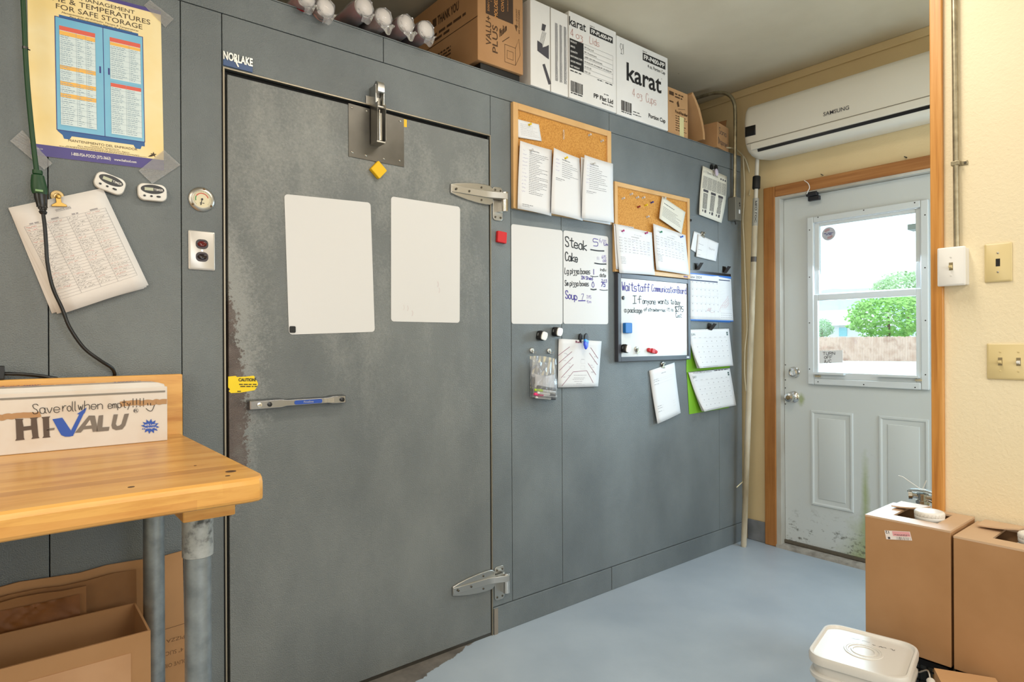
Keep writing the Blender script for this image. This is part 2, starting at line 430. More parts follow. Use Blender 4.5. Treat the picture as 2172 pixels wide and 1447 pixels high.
M_DSTEEL = mat('dark_steel_plate', rough=.38, metal=.9, var=['#55534f', '#6e6b65'], vscale=6)
M_TRIM = mat('aged_aluminium_trim', '#988f7e', .4, .6)
M_GALV = mat('galvanized_pipe', rough=.45, metal=.75, var=['#7f868a', '#a0a7ab'], vscale=25)
M_GALVD = mat('stained_galvanized', rough=.55, metal=.5, var=['#4e504e', '#a9acab', '#b6b9b8'], vscale=45)
M_EMT = mat('conduit_steel', rough=.4, metal=.8, var=['#857d68', '#b3a98e'], vscale=30)
M_PAPER = mat('paper', '#e2dedb', .75)
M_PAPERC = mat('white_bond_paper', '#dcdcdd', .75)
M_PAPERY = mat('old_paper', '#d8d4c6', .8)
M_BOARD = mat('whiteboard_film', '#d6d5d4', .35)
M_GLOSSB = mat('glossy_whiteboard', '#d9dad8', .12)
M_INK = mat('black_marker', '#17171a', .6)
M_PRINT = mat('printed_ink', '#46444a', .7); M_LIST = mat('list_print', '#77757b', .8)
M_FAINT = mat('faint_print', '#a09da0', .8)
M_PURPLE = mat('purple_marker', '#3e2a8c', .6)
M_LILAC = mat('faded_purple_marker', '#8878b8', .6)
M_REDINK = mat('red_pen', '#b5423c', .7)
M_MAROON = mat('maroon_pen', '#8d4a63', .7)
M_CORK = mat('cork', rough=.85, var=['#a9702c', '#c48a3e', '#d09a4c'], vscale=160, bump=.4, bscale=180)
M_PINE = mat('pale_wood', rough=.5, var=['#c99c63', '#d9b07a'], vscale=30, vstretch=(.2, 1, .2))
M_KRAFT = mat('kraft_cardboard', rough=.8, var=['#a97f57', '#b48a62'], vscale=5, spec=.2)
M_KRAFTD = mat('brown_cardboard', rough=.8, var=['#8a6240', '#9b724c'], vscale=6, spec=.2)
M_KRAFTL = mat('light_kraft_cardboard', rough=.8, var=['#ba9065', '#c79d72'], vscale=6, spec=.2)
M_KTOP = mat('smooth_kraft_top', rough=.5, var=['#c6a482', '#d0af8e'], vscale=6, spec=1.0)
M_EDGE = mat('corrugated_edge', '#5b3b1f', .9)
M_WCART = mat('white_cardboard', rough=.6, var=['#dedbd6', '#e9e6e2'], vscale=3)
M_WCARTD = mat('stained_white_cardboard', rough=.6, var=['#cfc2b4', '#d8d2cb', '#dcd8d3'], vscale=6)
M_STAIN = mat('tape_stain', '#b08a62', .6)
M_PLW = mat('white_plastic', '#e6e4df', .35)
M_PAIL = mat('natural_white_plastic', '#d5d2cc', .32)
M_IVORY = mat('ivory_plastic', '#d8c48f', .35)
M_AC = mat('appliance_plastic', '#ded9cd', .3)
M_TAPE = clear_mat('clear_tape', '#f2efe8', .2, white=.22)
M_BAG = clear_mat('clear_plastic_bag', '#f6f6f8', .10, white=.14)
M_WRAP = clear_mat('clear_wrap', '#f6f2f1', .12, white=.20)
M_GLASS = clear_mat('window_glass', '#f2fbfb', .02)
M_CLEARPIN = clear_mat('clear_acrylic', '#f8f4ec', .05, white=.40)
def col(name, c, rough=.4, metal=0): return mat(name, c, rough, metal)
M_RED = col('red_plastic', '#c3141c'); M_YEL = col('yellow_foam', '#e8b800', .6); M_BLUE = col('blue_foam', '#0f6ab4', .5)
M_BLUEP = col('blue_plastic', '#0a3fd6'); M_SKYB = col('light_blue_plastic', '#1b8ae0'); M_GREEN = col('green_card', '#74ad1f', .6)
M_CORDG = col('green_vinyl', '#12401f', .45); M_NAVY = col('navy_ink', '#33327f', .5)

# ------------------------------------------------------------------ setting
XE = 3.535; XR = 3.60; ZT = 2.355; ZC = 2.79; XS = 2.45; YS = -1.365
struct(build('floor', MB().grid(lambda u, v: (-3 + 6.7 * u, 1.8 - 6.8 * v, 0), 1, 1), M_FLOOR))
struct(build('ceiling', MB().box(-3, 3.75, -5, 2.2, ZC, ZC + .1), M_CEIL))
struct(build('wall_left', MB().box(-3.1, -3, -5, 1.8, 0, ZC), M_CREAM))
rear = MB(); rear.box(-3, 3.75, -5.1, -5, 0, .8); rear.box(-3, 3.75, -5.1, -5, 2.2, ZC); rear.box(-3, .1, -5.1, -5, .8, 2.2); rear.box(2.3, 3.75, -5.1, -5, .8, 2.2)
struct(build('wall_rear', rear, M_CREAM, sharp=0))
struct(build('window_1', MB().box(.1, 2.3, -5.08, -5.05, .8, 2.2), M_PLW))
struct(build('wall_partition', MB().box(XS, XS + .12, -5, YS, 0, ZC), M_CREAM, sharp=0))
struct(build('wall_passage', MB().box(XS + .12, 3.75, -2.7, -2.6, 0, ZC), M_TAN))
# right end wall with the door opening (y -.21..-1.15, z 0..2.07)
wr = MB(); wr.box(XR, XR + .14, -.21, 2.0, 0, ZC); wr.box(XR, XR + .14, -2.7, -1.155, 0, ZC); wr.box(XR, XR + .14, -1.155, -.21, 2.072, ZC)
struct(build('wall_right', wr, M_TAN, sharp=0))
struct(build('wall_far', MB().box(-3, 3.75, 1.8, 1.9, 0, ZC), M_TAN))
struct(build('trim_1', MB().box(XR - .012, XR, -2.6, 1.8, ZC - .045, ZC), M_TAN, bevel=.004))

# walk-in cooler: body behind, painted panels in front with open seams
wb = struct(build('wall_back', MB().box(-3, XE - .03, .028, 1.3, .0, ZT - .01), M_BLACK, sharp=0, org=(0, .03, 0)))
xs = [-3, -.9, .095 + .01, .428, .545, 1.600, 1.708, 2.007, 3.285, XE]
g = .0012
def panel(x0, x1, z0, z1, ya=0.0):
    build('wall_panel', MB().box(x0 + g, x1 - g, ya, ya + .027, z0 + g, z1 - g), M_PANEL, wb, sharp=0, bevel=.0015)
for a, b in zip(xs[:-1], xs[1:]):
    if (a, b) == (.545, 1.600): panel(a, b, 2.093, 2.261)
    else: panel(a, b, .113 if a > 0.6 else .0, 2.261)
for a, b in ((-3, 1.105), (1.105, 2.338), (2.338, XE)): panel(a, b, 2.261, ZT)
struct(build('trim_2', MB().box(XE - .03, XE, .028, 1.3, 0, ZT), M_PANEL, sharp=0))     # return of the cooler at its right end
struct(build('trim_3', MB().box(-3, XE, .0, 1.3, ZT, ZT + .004), M_PANEL, sharp=0))     # cooler roof
bb = MB(); bb.box(1.602, 2.335, -.004, .027, 0, .1115); bb.box(2.339, XE, -.004, .027, 0, .1115)
struct(build('baseboard_back', bb, M_PANEL, sharp=0, bevel=.002))
struct(build('trim_4', MB().box(1.603, 1.622, -.008, -.004, .0, .108), mat('dull_strip', '#8f867b', .5, .3), sharp=0))
# door frame edge of the cooler opening
fr = MB(); fr.box(.5465, .5510, -.005, .001, 0, 2.0885); fr.box(1.5930, 1.5975, -.005, .001, 0, 2.0885); fr.box(.5465, 1.5975, -.005, .001, 2.0885, 2.0925)
struct(build('trim_5', fr, M_TRIM, sharp=0))

# cooler door
d1 = struct(build('door_1', MB().box(.5595, 1.5875, -.004, .026, .014, 2.072), M_CDOOR, sharp=0, bevel=.002))
struct(build('trim_6', MB().box(.5515, 1.5925, .0, .027, 0, .012), M_DSTEEL, sharp=0))
def screw(mb, x, y, z, r=.004): mb.lathe([(r, z), (r, z + .0015), (r * .75, z + .0025), (r * .45, z + .0022), (r * .4, z + .001)], 12, (x, y))
def hinge(z):
    strap = MB(wallF(1.392, z, -.004))
    up = [(0, .018), (.03, .026), (.08, .035), (.13, .0405), (.175, .042), (.196, .040), (.212, .030)]
    poly = [(x, -y) for x, y in up] + [(x, y) for x, y in up[::-1]]
    strap.prism(poly, 0, .009)
    o = build('hinge', strap, M_STEEL, d1, bevel=.003)
    rib = MB(wallF(1.392, z, -.004)); rib.loft([[(x, -.014, .008), (x, .014, .008), (x, .013, .008 + hh), (x, -.013, .008 + hh)] for x, hh in ((0.002, .003), (.05, .006), (.17, .008), (.20, .016), (.235, .030), (.262, .036))])
    build('hinge_rib', rib, M_STEEL, o, bevel=.002)
    pl = MB(wallF(1.634, z - .028, 0)); pl.prism(rrect(.052, .142, .014), 0, .005)
    build('hinge_plate', pl, M_STEEL, o, bevel=.0015)
    kn = MB(wallF(1.646, z, 0)); kn.box(-.012, .012, -.062, .004, .004, .030)
    k2 = MB(); k2.tube([W0 + Vector((1.650, -.030, z)) for W0 in (Vector((0, 0, -.064)), Vector((0, 0, .018)))], .0155, 20)
    k2.tube([Vector((1.650, -.030, z - .013)), Vector((1.650, -.030, z - .010))], .0165, 20)
    kn.v += k2.v; nb = len(kn.v) - len(k2.v); kn.f += [tuple(i + nb for i in f) for f in k2.f]
    build('knuckle', kn, M_CHROME, o, bevel=.001)
    sc = MB(wallF(1.392, z, -.004))
    for x, y in ((.022, 0), (.085, 0), (.150, .026), (.150, -.026)): screw(sc, x, y, .009 if abs(y) > .01 else .0155, .0045)
    sp = MB(wallF(1.634, z - .028, 0))
    for x, y in ((-.014, .057), (.014, .057), (-.014, -.057), (.014, -.057)): screw(sp, x, y, .005, .0045)
    sc.v += sp.v; nb = len(sc.v) - len(sp.v); sc.f += [tuple(i + nb for i in f) for f in sp.f]
    build('screw', sc, mat('screw_steel', '#6d675c', .35, 1), o)
hinge(1.838); hinge(.238)
# latch handle
hf = wallF(.612, 1.031, -.004)
h = MB(hf); 
h.loft([[(x, -b, 0), (x, b, 0), (x, b * .8, d), (x, -b * .8, d)] for x, b, d in ((0, .0165, .030), (.005, .0175, .034), (.100, .0165, .034), (.118, .0125, .032), (.26, .0115, .030), (.275, .0155, .031), (.322, .0165, .030), (.327, .0155, .026))])
ho = build('door_handle', h, mat('handle_chrome', '#96979a', .24, 1.0), d1, bevel=.002)
e = MB(hf); e.prism(rrect(.095, .0135, .006, cx=.190), .031, .0325); build('badge', e, mat('blue_enamel', '#1d4aa5', .3), ho)
sS = Surf(hf @ Vector((.1425, .0068, .0326)), hf @ Vector((.2375, .0068, .0326)), hf @ Vector((.2375, -.0068, .0326)), hf @ Vector((.1425, -.0068, .0326)))
e = MB(); type_(e, sS, 'Fineline', .33, .68, .72, .5, h=.0003); build('lettering', e, M_STEEL, ho, sharp=0)
e = MB(hf); e.lathe([(.0075, .033), (.0075, .0365), (.004, .037), (.0035, .035)], 20, (.030, 0)); e.box(.0285, .0315, -.0015, .0015, .0362, .0372); build('lock', e, M_CHROME, ho)
for x in (.062, .309):
    e = MB(hf); e.lathe([(.0075, .030), (.0075, .0358), (.006, .0365)], 20, (x, 0)); build('plug', e, M_BLACKP, ho)
e = MB(hf)
for i in range(9):
    for j in range(4): e.box(.245 + i * .004, .247 + i * .004, -.0065 + j * .0036, -.0045 + j * .0036, .030, .0318)
build('knurling', e, M_CHROME, ho)
# closer with its plate and hook
pl = MB(wallF(1.074, 1.981, -.004)); pl.prism([(-.111, -.093), (.111, -.093), (.111, .090), (-.111, .095)], 0, .003)
po = build('closer_plate', pl, M_DSTEEL, d1, sharp=0)
b_ = MB(wallF(1.074, 1.981, -.004))
for x, y in ((-.098, .082), (-.041, .083), (.094, .077), (-.098, -.076), (-.046, -.078), (.026, -.077), (.091, -.072)): b_.lathe([(.004, .003), (.004, .0045), (.002, .006)], 10, (x, y))
build('bolt', b_, M_CHROME, po)
cf = wallF(1.064, 2.0, -.007) @ Matrix.Diagonal((.56, .75, 1, 1))
c1 = MB(cf); c1.box(-.032, -.0285, -.070, .115, 0, .058); c1.box(.0255, .029, -.065, .110, 0, .058); c1.box(-.032, .029, -.072, .10, 0, .006); c1.box(-.032, .029, -.076, -.068, 0, .052)
co = build('door_closer', c1, M_STEEL, d1, bevel=.001)
c2 = MB(cf); c2.tube([(-.002, -.066, .034), (-.002, .06, .034), (-.002, .064, .034)], .019, 20); c2.tube([(-.002, .064, .034), (-.002, .085, .036)], .008, 12); build('cylinder', c2, M_CHROME, co)
c3 = MB(cf); c3.tube([(-.022, .098, .040), (.026, .098, .040)], .0085, 14); c3.box(-.020, .020, .090, .150, .018, .024); build('roller', c3, M_CHROME, co)
c4 = MB(wallF(1.066, 2.106, -.0005) @ Matrix.Diagonal((.56, .75, 1, 1))); c4.box(-.062, -.030, -.020, .020, 0, .004); c4.box(-.034, -.030, -.03, .06, 0, .05); c4.box(.022, .026, -.03, .045, 0, .05); c4.box(-.062, .026, -.02, .02, 0, .003)
hk = [(.012, -.02), (.018, .02), (.020, .05), (.026, .068), (.038, .076), (.050, .070), (.056, .054), (.056, .022)]
c4.loft([[(-.026, b, a), (.020, b, a), (.020, b - .004 * (1 if i < 4 else -1), a + .003), (-.026, b - .004 * (1 if i < 4 else -1), a + .003)] for i, (a, b) in enumerate(hk)])
build('hook', c4, M_STEEL, co)

# entry door, casing, sill
YL, YR = -.226, -1.142
def sbox(mb, y0, y1, z0, z1, x0, x1): return mb.box(x0, x1, min(y0, y1), max(y0, y1), z0, z1)
dd = MB(); xf = 3.622
sbox(dd, YL, -.40, .045, 2.062, xf, xf + .044); sbox(dd, -.965, YR, .045, 2.062, xf, xf + .044); sbox(dd, -.40, -.965, .045, 1.0, xf, xf + .044); sbox(dd, -.40, -.965, 1.905, 2.062, xf, xf + .044)
d2 = struct(build('door_2', dd, M_ENTRY, sharp=0))
for y0, y1 in ((-.381, -.613), (-.741, -.975)):
    p = MB()
    a, b, c, d = y0, y1, .280, .826
    def rr(i): return [(0, a - i, c + i), (0, b + i, c + i), (0, b + i, d - i), (0, a - i, d - i)]
    prof = [(0, 0), (.004, .007), (.012, .008), (.020, .003), (.042, .0005), (.044, .0035), (.047, .0045)]
    p.loft([[(xf - hgt + .0005, q[1], q[2]) for q in rr(i)] for i, hgt in prof])
    build('raised_panel', p, M_ENTRY, d2, sharp=20)
def ring(mb, y0, y1, z0, z1, w, x0, x1, wt=None, wb_=None):
    wt = w if wt is None else wt; wb_ = w if wb_ is None else wb_
    sbox(mb, y0, y0 - w, z0, z1, x0, x1); sbox(mb, y1 + w, y1, z0, z1, x0, x1)
    sbox(mb, y0 - w, y1 + w, z1 - wt, z1, x0, x1); sbox(mb, y0 - w, y1 + w, z0, z0 + wb_, x0, x1)
wf = MB(); ring(wf, -.373, -.982, .974, 1.932, .036, 3.600, 3.6215); wo = build('window_frame', wf, M_WHITE, d2, bevel=.005)
s1_ = MB(); ring(s1_, -.409, -.946, 1.470, 1.896, .026, 3.616, 3.640, .020, .022); build('upper_sash', s1_, M_WHITE, d2, bevel=.003)
s2_ = MB(); ring(s2_, -.405, -.950, 1.010, 1.487, .026, 3.604, 3.620, .036, .036); lo = build('lower_sash', s2_, M_WHITE, d2, bevel=.003)
build('glass_pane', MB().box(3.630, 3.633, -.93, -.43, 1.48, 1.885), M_GLASS, d2, sharp=0)
build('glass_pane', MB().box(3.611, 3.614, -.93, -.425, 1.04, 1.46), M_GLASS, d2, sharp=0)
for y0, y1 in ((-.412, -.580), (-.745, -.942)):
    l = MB(); sbox(l, y0, y1, 1.034, 1.038, 3.580, 3.604); sbox(l, y0, y1, 1.034, 1.046, 3.578, 3.581); build('sash_lift', l, M_WHITE, lo)
    l = MB(sideF(y0 - .01 if y0 > -.5 else y1 + .015, 1.026, 3.604)); l.box(-.006, .024, -.008, .002, 0, .008); build('latch', l, mat('beige_plastic', '#b9a98a', .5), lo)
sc = MB()
for px, py in ((1717, 488), (1717, 588), (1717, 685), (1717, 783), (1735, 461), (1832, 446), (1940, 430), (1962, 456), (1962, 568), (1963, 680), (1963, 795), (1735, 810), (1832, 816), (1941, 822)):
    q = D(px, py, 3.6); m_ = MB(sideF(q.y, q.z, 3.6005)); m_.lathe([(.0035, 0), (.003, .0015)], 10); b0 = len(sc.v); sc.v += m_.v; sc.f += [tuple(i + b0 for i in f) for f in m_.f]
build('screw', sc, M_BLACKP, wo)
q = D(1684, 842, xf); kf = sideF(q.y, q.z, xf)
k = MB(kf); k.lathe([(.034, 0), (.034, .006), (.028, .012), (.016, .016), (.013, .034), (.017, .040), (.026, .046), (.028, .058), (.025, .068), (.013, .071), (.012, .066)], 28); ko = build('door_knob', k, M_CHROME, d2)
k = MB(kf); k.lathe([(.012, .064), (.0115, .0685), (.004, .069)], 20); build('key_cylinder', k, mat('brass', '#a08a66', .3, 1), ko)
q = D(1685, 790, xf); kf = sideF(q.y, q.z, xf)
k = MB(kf); k.lathe([(.033, 0), (.033, .005), (.028, .010), (.025, .022), (.019, .024), (.018, .020), (.008, .021)], 28); k.box(-.0015, .0015, -.006, .006, .020, .0225); build('deadbolt', k, M_CHROME, d2)
sc = MB()
for py in (774, 806, 823, 857):
    q = D(1664.5, py, xf); m_ = MB(sideF(q.y - .004, q.z, xf)); m_.lathe([(.0035, 0), (.003, .001)], 10); b0 = len(sc.v); sc.v += m_.v; sc.f += [tuple(i + b0 for i in f) for f in m_.f]
build('nail_head', sc, M_BLACKP, d2)
# jamb, casing, sill
jb = MB(); sbox(jb, -.194, -.224, .0, 2.085, 3.578, 3.74); sbox(jb, -1.146, -1.17, 0, 2.085, 3.578, 3.74); sbox(jb, -.224, -1.146, 2.064, 2.085, 3.578, 3.74); sbox(jb, -.224, -.236, .03, 2.064, 3.668, 3.70)
struct(build('trim_7', jb, M_JAMB, sharp=0, bevel=.002))
cs = MB(); sbox(cs, -.123, -.195, 0, 2.143, 3.572, 3.598); cas = struct(build('trim_8', cs, M_FIR, sharp=0, bevel=.005))
cs = MB(); sbox(cs, -.1955, -1.165, 2.078, 2.143, 3.572, 3.598)
struct(build('trim_9', cs, mat('varnished_fir_head', rough=.38, extra=lambda q: q['L'].new(q['ramp'](q['noise'](60, (1, .035, 1), 4, .6), [(.3, '#8a5529'), (.5, '#9f6836'), (.7, '#b07a46')]), q['p'].inputs['Base Color'])), sharp=0, bevel=.005))
cs = MB(); sbox(cs, -1.165, -1.235, 0, 2.143, 3.572, 3.598); struct(build('trim_10', cs, M_FIR, sharp=0, bevel=.005))
M_SILL = mat('worn_concrete', rough=.8, var=['#77716a', '#948f87', '#a29d95'], vscale=20, bump=.6, bscale=60, bdist=.004)
struct(build('trim_11', MB().loft([[(3.565 + a, -.195 - 1.0 * t, b) for a, b in ((0, -.001), (.006 + .004 * math.sin(t * 40), .014), (.018, .022), (.20, .030), (.20, -.001))] for t in [i / 24 for i in range(25)]]), M_SILL))
struct(build('trim_12', MB().box(3.612, 3.70, -1.146, -.224, .028, .044), mat('weathered_sill_metal', '#6a6154', .5, .4), sharp=0))
struct(build('baseboard_right', MB().box(XR - .012, XR, -.123, -.0, 0, .125), mat('grey_base_paint', rough=.45, var=['#6e7072', '#84868a'], vscale=12), sharp=0, bevel=.004))
# corner board on the partition's edge
struct(build('trim_13', MB().box(XS - .017, XS, YS - .018, YS + .018, 0, ZC), M_FIRB, sharp=0, bevel=.003))

# ------------------------------------------------------------------ outside, seen through the door window
struct(build('ground_outside', MB().box(3.75, 420, -160, 300, -.40, -.30), mat('pale_gravel', rough=.9, var=['#c9c4ba', '#d8d4cc'], vscale=3), sharp=0))
hm = MB(); hp = [(-60, 20), (40, 34), (90, 52), (120, 56), (150, 50), (185, 54), (215, 44), (250, 34), (330, 26), (420, 30)]
pts_ = smooth_path([Vector((x, z, 0)) for x, z in hp], 6)
hm.loft([[(400 - 60 * k, 1.15 * q.x - 40, -1 + q.y * (1 - k) * 0.62 + .5 * math.sin(q.x * .31 + k * 4)) for q in pts_] for k in (0, .35, .7, 1)], cap=False)
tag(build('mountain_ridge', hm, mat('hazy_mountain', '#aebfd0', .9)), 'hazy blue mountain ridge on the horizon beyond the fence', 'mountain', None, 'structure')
fe = thing('wooden_fence', (48, 17, -.30), 'weathered board fence across the yard seen through the door window', 'fence')
def at(px, py, dist):                 # a point at a given distance along the wall's x direction
    return hit(px, py, 0, dist)
fa, fb_ = at(1690, 735, 46), at(2010, 735, 50)
fm = MB(); n = 96
for i in range(n):
    a = fa.lerp(fb_, i / n); b = fa.lerp(fb_, (i + .93) / n); zt = 1.42 + rnd.uniform(-.03, .03)
    fm.box(min(a.x, b.x), max(a.x, b.x) + .02, b.y, a.y, -.30, zt)
build('fence_boards', fm, mat('fence_wood', rough=.85, var=['#c4a695', '#d6bdae', '#b08f7e'], vscale=1.4), fe, sharp=0)
fr_ = MB(); fr_.loft([[(q.x + .05, q.y, z), (q.x + .1, q.y, z), (q.x + .1, q.y, z + .09), (q.x + .05, q.y, z + .09)] for q in (fa, fb_) for z in (0,)]); build('rail', fr_, mat('fence_rail', '#a98a72', .85), fe, sharp=0)
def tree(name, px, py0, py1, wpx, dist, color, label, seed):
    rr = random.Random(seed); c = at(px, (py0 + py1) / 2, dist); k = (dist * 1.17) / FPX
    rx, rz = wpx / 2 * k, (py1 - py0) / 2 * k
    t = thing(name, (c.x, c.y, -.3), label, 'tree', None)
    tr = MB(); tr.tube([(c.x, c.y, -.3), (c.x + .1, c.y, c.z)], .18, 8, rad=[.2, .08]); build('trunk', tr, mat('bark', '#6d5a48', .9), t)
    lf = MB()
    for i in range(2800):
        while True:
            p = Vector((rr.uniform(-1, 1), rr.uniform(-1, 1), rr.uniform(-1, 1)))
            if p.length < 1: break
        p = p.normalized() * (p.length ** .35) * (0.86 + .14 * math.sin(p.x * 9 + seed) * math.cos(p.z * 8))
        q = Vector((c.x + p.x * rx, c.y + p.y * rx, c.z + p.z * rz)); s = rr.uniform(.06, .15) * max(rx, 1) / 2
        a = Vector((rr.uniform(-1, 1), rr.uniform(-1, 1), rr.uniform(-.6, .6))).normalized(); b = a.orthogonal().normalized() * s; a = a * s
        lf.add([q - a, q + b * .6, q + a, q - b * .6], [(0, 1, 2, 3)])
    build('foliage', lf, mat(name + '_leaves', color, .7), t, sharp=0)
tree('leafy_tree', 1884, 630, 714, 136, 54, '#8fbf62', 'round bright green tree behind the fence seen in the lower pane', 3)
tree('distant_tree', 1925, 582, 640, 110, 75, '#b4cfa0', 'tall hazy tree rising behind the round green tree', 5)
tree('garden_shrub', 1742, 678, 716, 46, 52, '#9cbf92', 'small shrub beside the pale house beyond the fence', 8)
hA, hB = at(1700, 712, 70), at(1838, 712, 70)
hs = thing('house', ((hA.x + hB.x) / 2, (hA.y + hB.y) / 2, -.3), 'pale house with a wide light roof beyond the fence', 'house')
build('wall', MB().box(70, 78, hB.y, hA.y, -.3, 1.6 + .3 * 0 + 1.2), mat('house_siding', '#c9ccd0', .8), hs, sharp=0)
rf = MB(); rf.loft([[(69.4, y, 2.75), (74, y, 4.6), (78.6, y, 2.75), (74, y, 2.7)] for y in (hA.y + .5, hB.y - .5)]); build('roof', rf, mat('house_roof', '#d4d2cf', .8), hs, sharp=0)
q = at(1788, 704, 69.95); build('window', MB().box(69.93, 70, q.y - .4, q.y + .4, q.z - .45, q.z + .45), mat('house_window', '#7fb3bd', .2), hs, sharp=0)
q = hit(1944, 488, 0, 4.6); qp = hit(1958, 488, 0, 4.6)
ev = thing('porch_eave', (4.3, qp.y, 2.9), 'small grey porch bracket outside at the upper right of the door glass', 'eave')
build('eave_board', MB().box(3.742, 4.9, -1.6, .6, 2.90, 2.95), mat('grey_paint', '#8f979c', .6), ev, sharp=0)
build('post', MB().box(4.57, 4.63, qp.y - .03, qp.y + .022, q.z - .06, 2.90), MATS['grey_paint'], ev, sharp=0)
br = MB(); br.box(4.55, 4.65, qp.y, q.y + .035, q.z, q.z + .035); build('bracket', br, MATS['grey_paint'], ev, sharp=0)

# ------------------------------------------------------------------ entry door extras, air conditioner
yL, yR = -.098, -1.20
def ac_prof(): return [(3.598, 2.602), (3.45, 2.606), (3.418, 2.596), (3.404, 2.572), (3.396, 2.52), (3.393, 2.45), (3.395, 2.385), (3.400, 2.350), (3.410, 2.322), (3.424, 2.304), (3.446, 2.292), (3.48, 2.289), (3.598, 2.306)]
def ac_ring(y):
    d = min(yL - y, y - yR); d = max(d, 0)
    def arc(R): return R * (1 - math.sqrt(max(0, 1 - (1 - d / R) ** 2))) if d < R else 0
    lo_, hi_ = arc(.085), arc(.032); inn = arc(.03) * .8
    out = []
    for x, z in ac_prof():
        tz = (z - 2.289) / .317; zz = 2.289 + lo_ + tz * (.317 - lo_ - hi_)
        out.append((x + (inn if x < 3.5 else 0), y, zz))
    return out
ys = [yL - q for q in (0, .003, .008, .015, .025, .04, .06, .085)] + [-.6] + [yR + q for q in (.085, .06, .04, .025, .015, .008, .003, 0)]
ac = thing('air_conditioner', (3.5, -.65, 2.26), 'long white wall air conditioner mounted above the outside door', 'air conditioner')
build('body', MB().loft([ac_ring(y) for y in ys]), M_AC, ac, sharp=50)
gm = MB(); gm.loft([[(3.3950, y, 2.3775), (3.3985, y, 2.3775), (3.3985, y, 2.3755), (3.3950, y, 2.3755)] for y in (yL - .022, yR + .022)]); build('panel_seam', gm, col('seam_grey', '#5e5a52', .6), ac, sharp=0)
gm = MB(); gm.loft([[(3.4015, y, 2.334), (3.43, y, 2.334), (3.43, y, 2.319), (3.4085, y, 2.320)] for y in (yL - .085, yR + .085)]); build('air_slot', gm, M_BLACKP, ac, sharp=0)
gm = MB(); gm.loft([[(3.3915, y, 2.371), (3.394, y, 2.373), (3.403, y, 2.336), (3.3965, y, 2.336)] for y in (yL - .048, yR + .048)]); build('louver', gm, M_AC, ac, bevel=.002)
sA = Surf(Vector((3.3915, -.53, 2.45)), Vector((3.3915, -.73, 2.45)), Vector((3.3915, -.73, 2.40)), Vector((3.3915, -.53, 2.40)))
e = MB(); type_(e, sA, 'SAMSUNG', .17, .82, .70, .40, bold=.006); build('lettering', e, M_PRINT, ac, sharp=0)
tp = MB(); tp.grid(lambda u, v: Vector(((3.392 if u > .12 else 3.392 + (.12 - u) * .45), -.103 - .075 * u, 2.478 - .058 * v - .003 * u)), 8, 1)
tag(build('black_tape', tp, M_BLACK, solid=.001), 'short strip of black tape on the left end of the air conditioner', 'tape')
q = D(1722, 416, 3.578)
sn = thing('door_sensor', (3.565, q.y, q.z - .02), 'black alarm contact sensor on top of the outside door', 'sensor')
e = MB(sideF(q.y, q.z, 3.597)); e.box(-.030, .030, .000, .024, 0, .028); e.box(-.022, .042, -.026, -.002, 0, .022); build('housing', e, mat('navy_plastic', '#15181f', .4), sn, bevel=.003)
e = MB(); e.tube(smooth_path([D(x, y, 3.556) for x, y in ((1706, 383), (1714, 389), (1717, 398), (1714, 405), (1711, 412))]), .0022, 6); build('wire', e, M_PLW, sn)
for px, py, lb in ((1746, 372, 'bent nail in the wall above the door casing, nearer the cooler'), (1923, 335, 'bent nail in the wall above the door casing, nearer the corner board')):
    q = D(px, py, XR); e = MB(); e.tube(smooth_path([q, q + Vector((-.02, .004, .004)), q + Vector((-.03, -.012, -.006))]), .0022, 6)
    tag(build('nail', e, M_DSTEEL), lb, 'nail')
q = D(1757.7, 496, 3.629); R_ = .0375
st = thing('round_sticker', (q.x, q.y, q.z - R_), 'round grey alarm company sticker on the door glass', 'sticker')
e = MB(sideF(q.y, q.z, 3.6285)); e.lathe([(R_, 0), (R_, .0006)], 40); build('disc', e, mat('sticker_grey', '#b9bcc6', .5), st)
sS = Surf(*[sideF(q.y, q.z, 3.6277) @ Vector(v) for v in ((-R_, R_, 0), (R_, R_, 0), (R_, -R_, 0), (-R_, -R_, 0))])
e = MB(); words(e, sS, .16, .84, .46, .05); words(e, sS, .30, .72, .56, .05); build('lettering', e, M_NAVY, st, sharp=0)
e = MB()
for k in range(3):
    for s in (0, math.pi):
        ribbon(e, sS, [(.5 + (.24 + .06 * k) * math.cos(math.radians(a) + s), .5 - (.24 + .06 * k) * math.sin(math.radians(a) + s)) for a in range(75, 150, 12)], .0016)
build('arcs', e, M_REDINK, st, sharp=0)
S = surf_px([(1738, 744), (1787, 743), (1787, 769), (1738, 771)], 3.609, fn=lambda x, y, o: D(x, y, o))
sg = thing('paper_sign', S(.5, 1), 'paper sign taped low on the door glass telling staff to turn off the A/C', 'sign')
build('paper', sheet_mesh(S), M_PAPERC, sg, solid=.0005, sharp=0)
e = MB()
for tx, s0, s1, tb in (('TURN', .16, .68, .34), ('OFF', .22, .56, .66), ('A/C', .22, .52, .97)): hand(e, S, tx, s0, s1, tb, .22, .0028)
build('lettering', e, M_PRINT, sg, sharp=0)

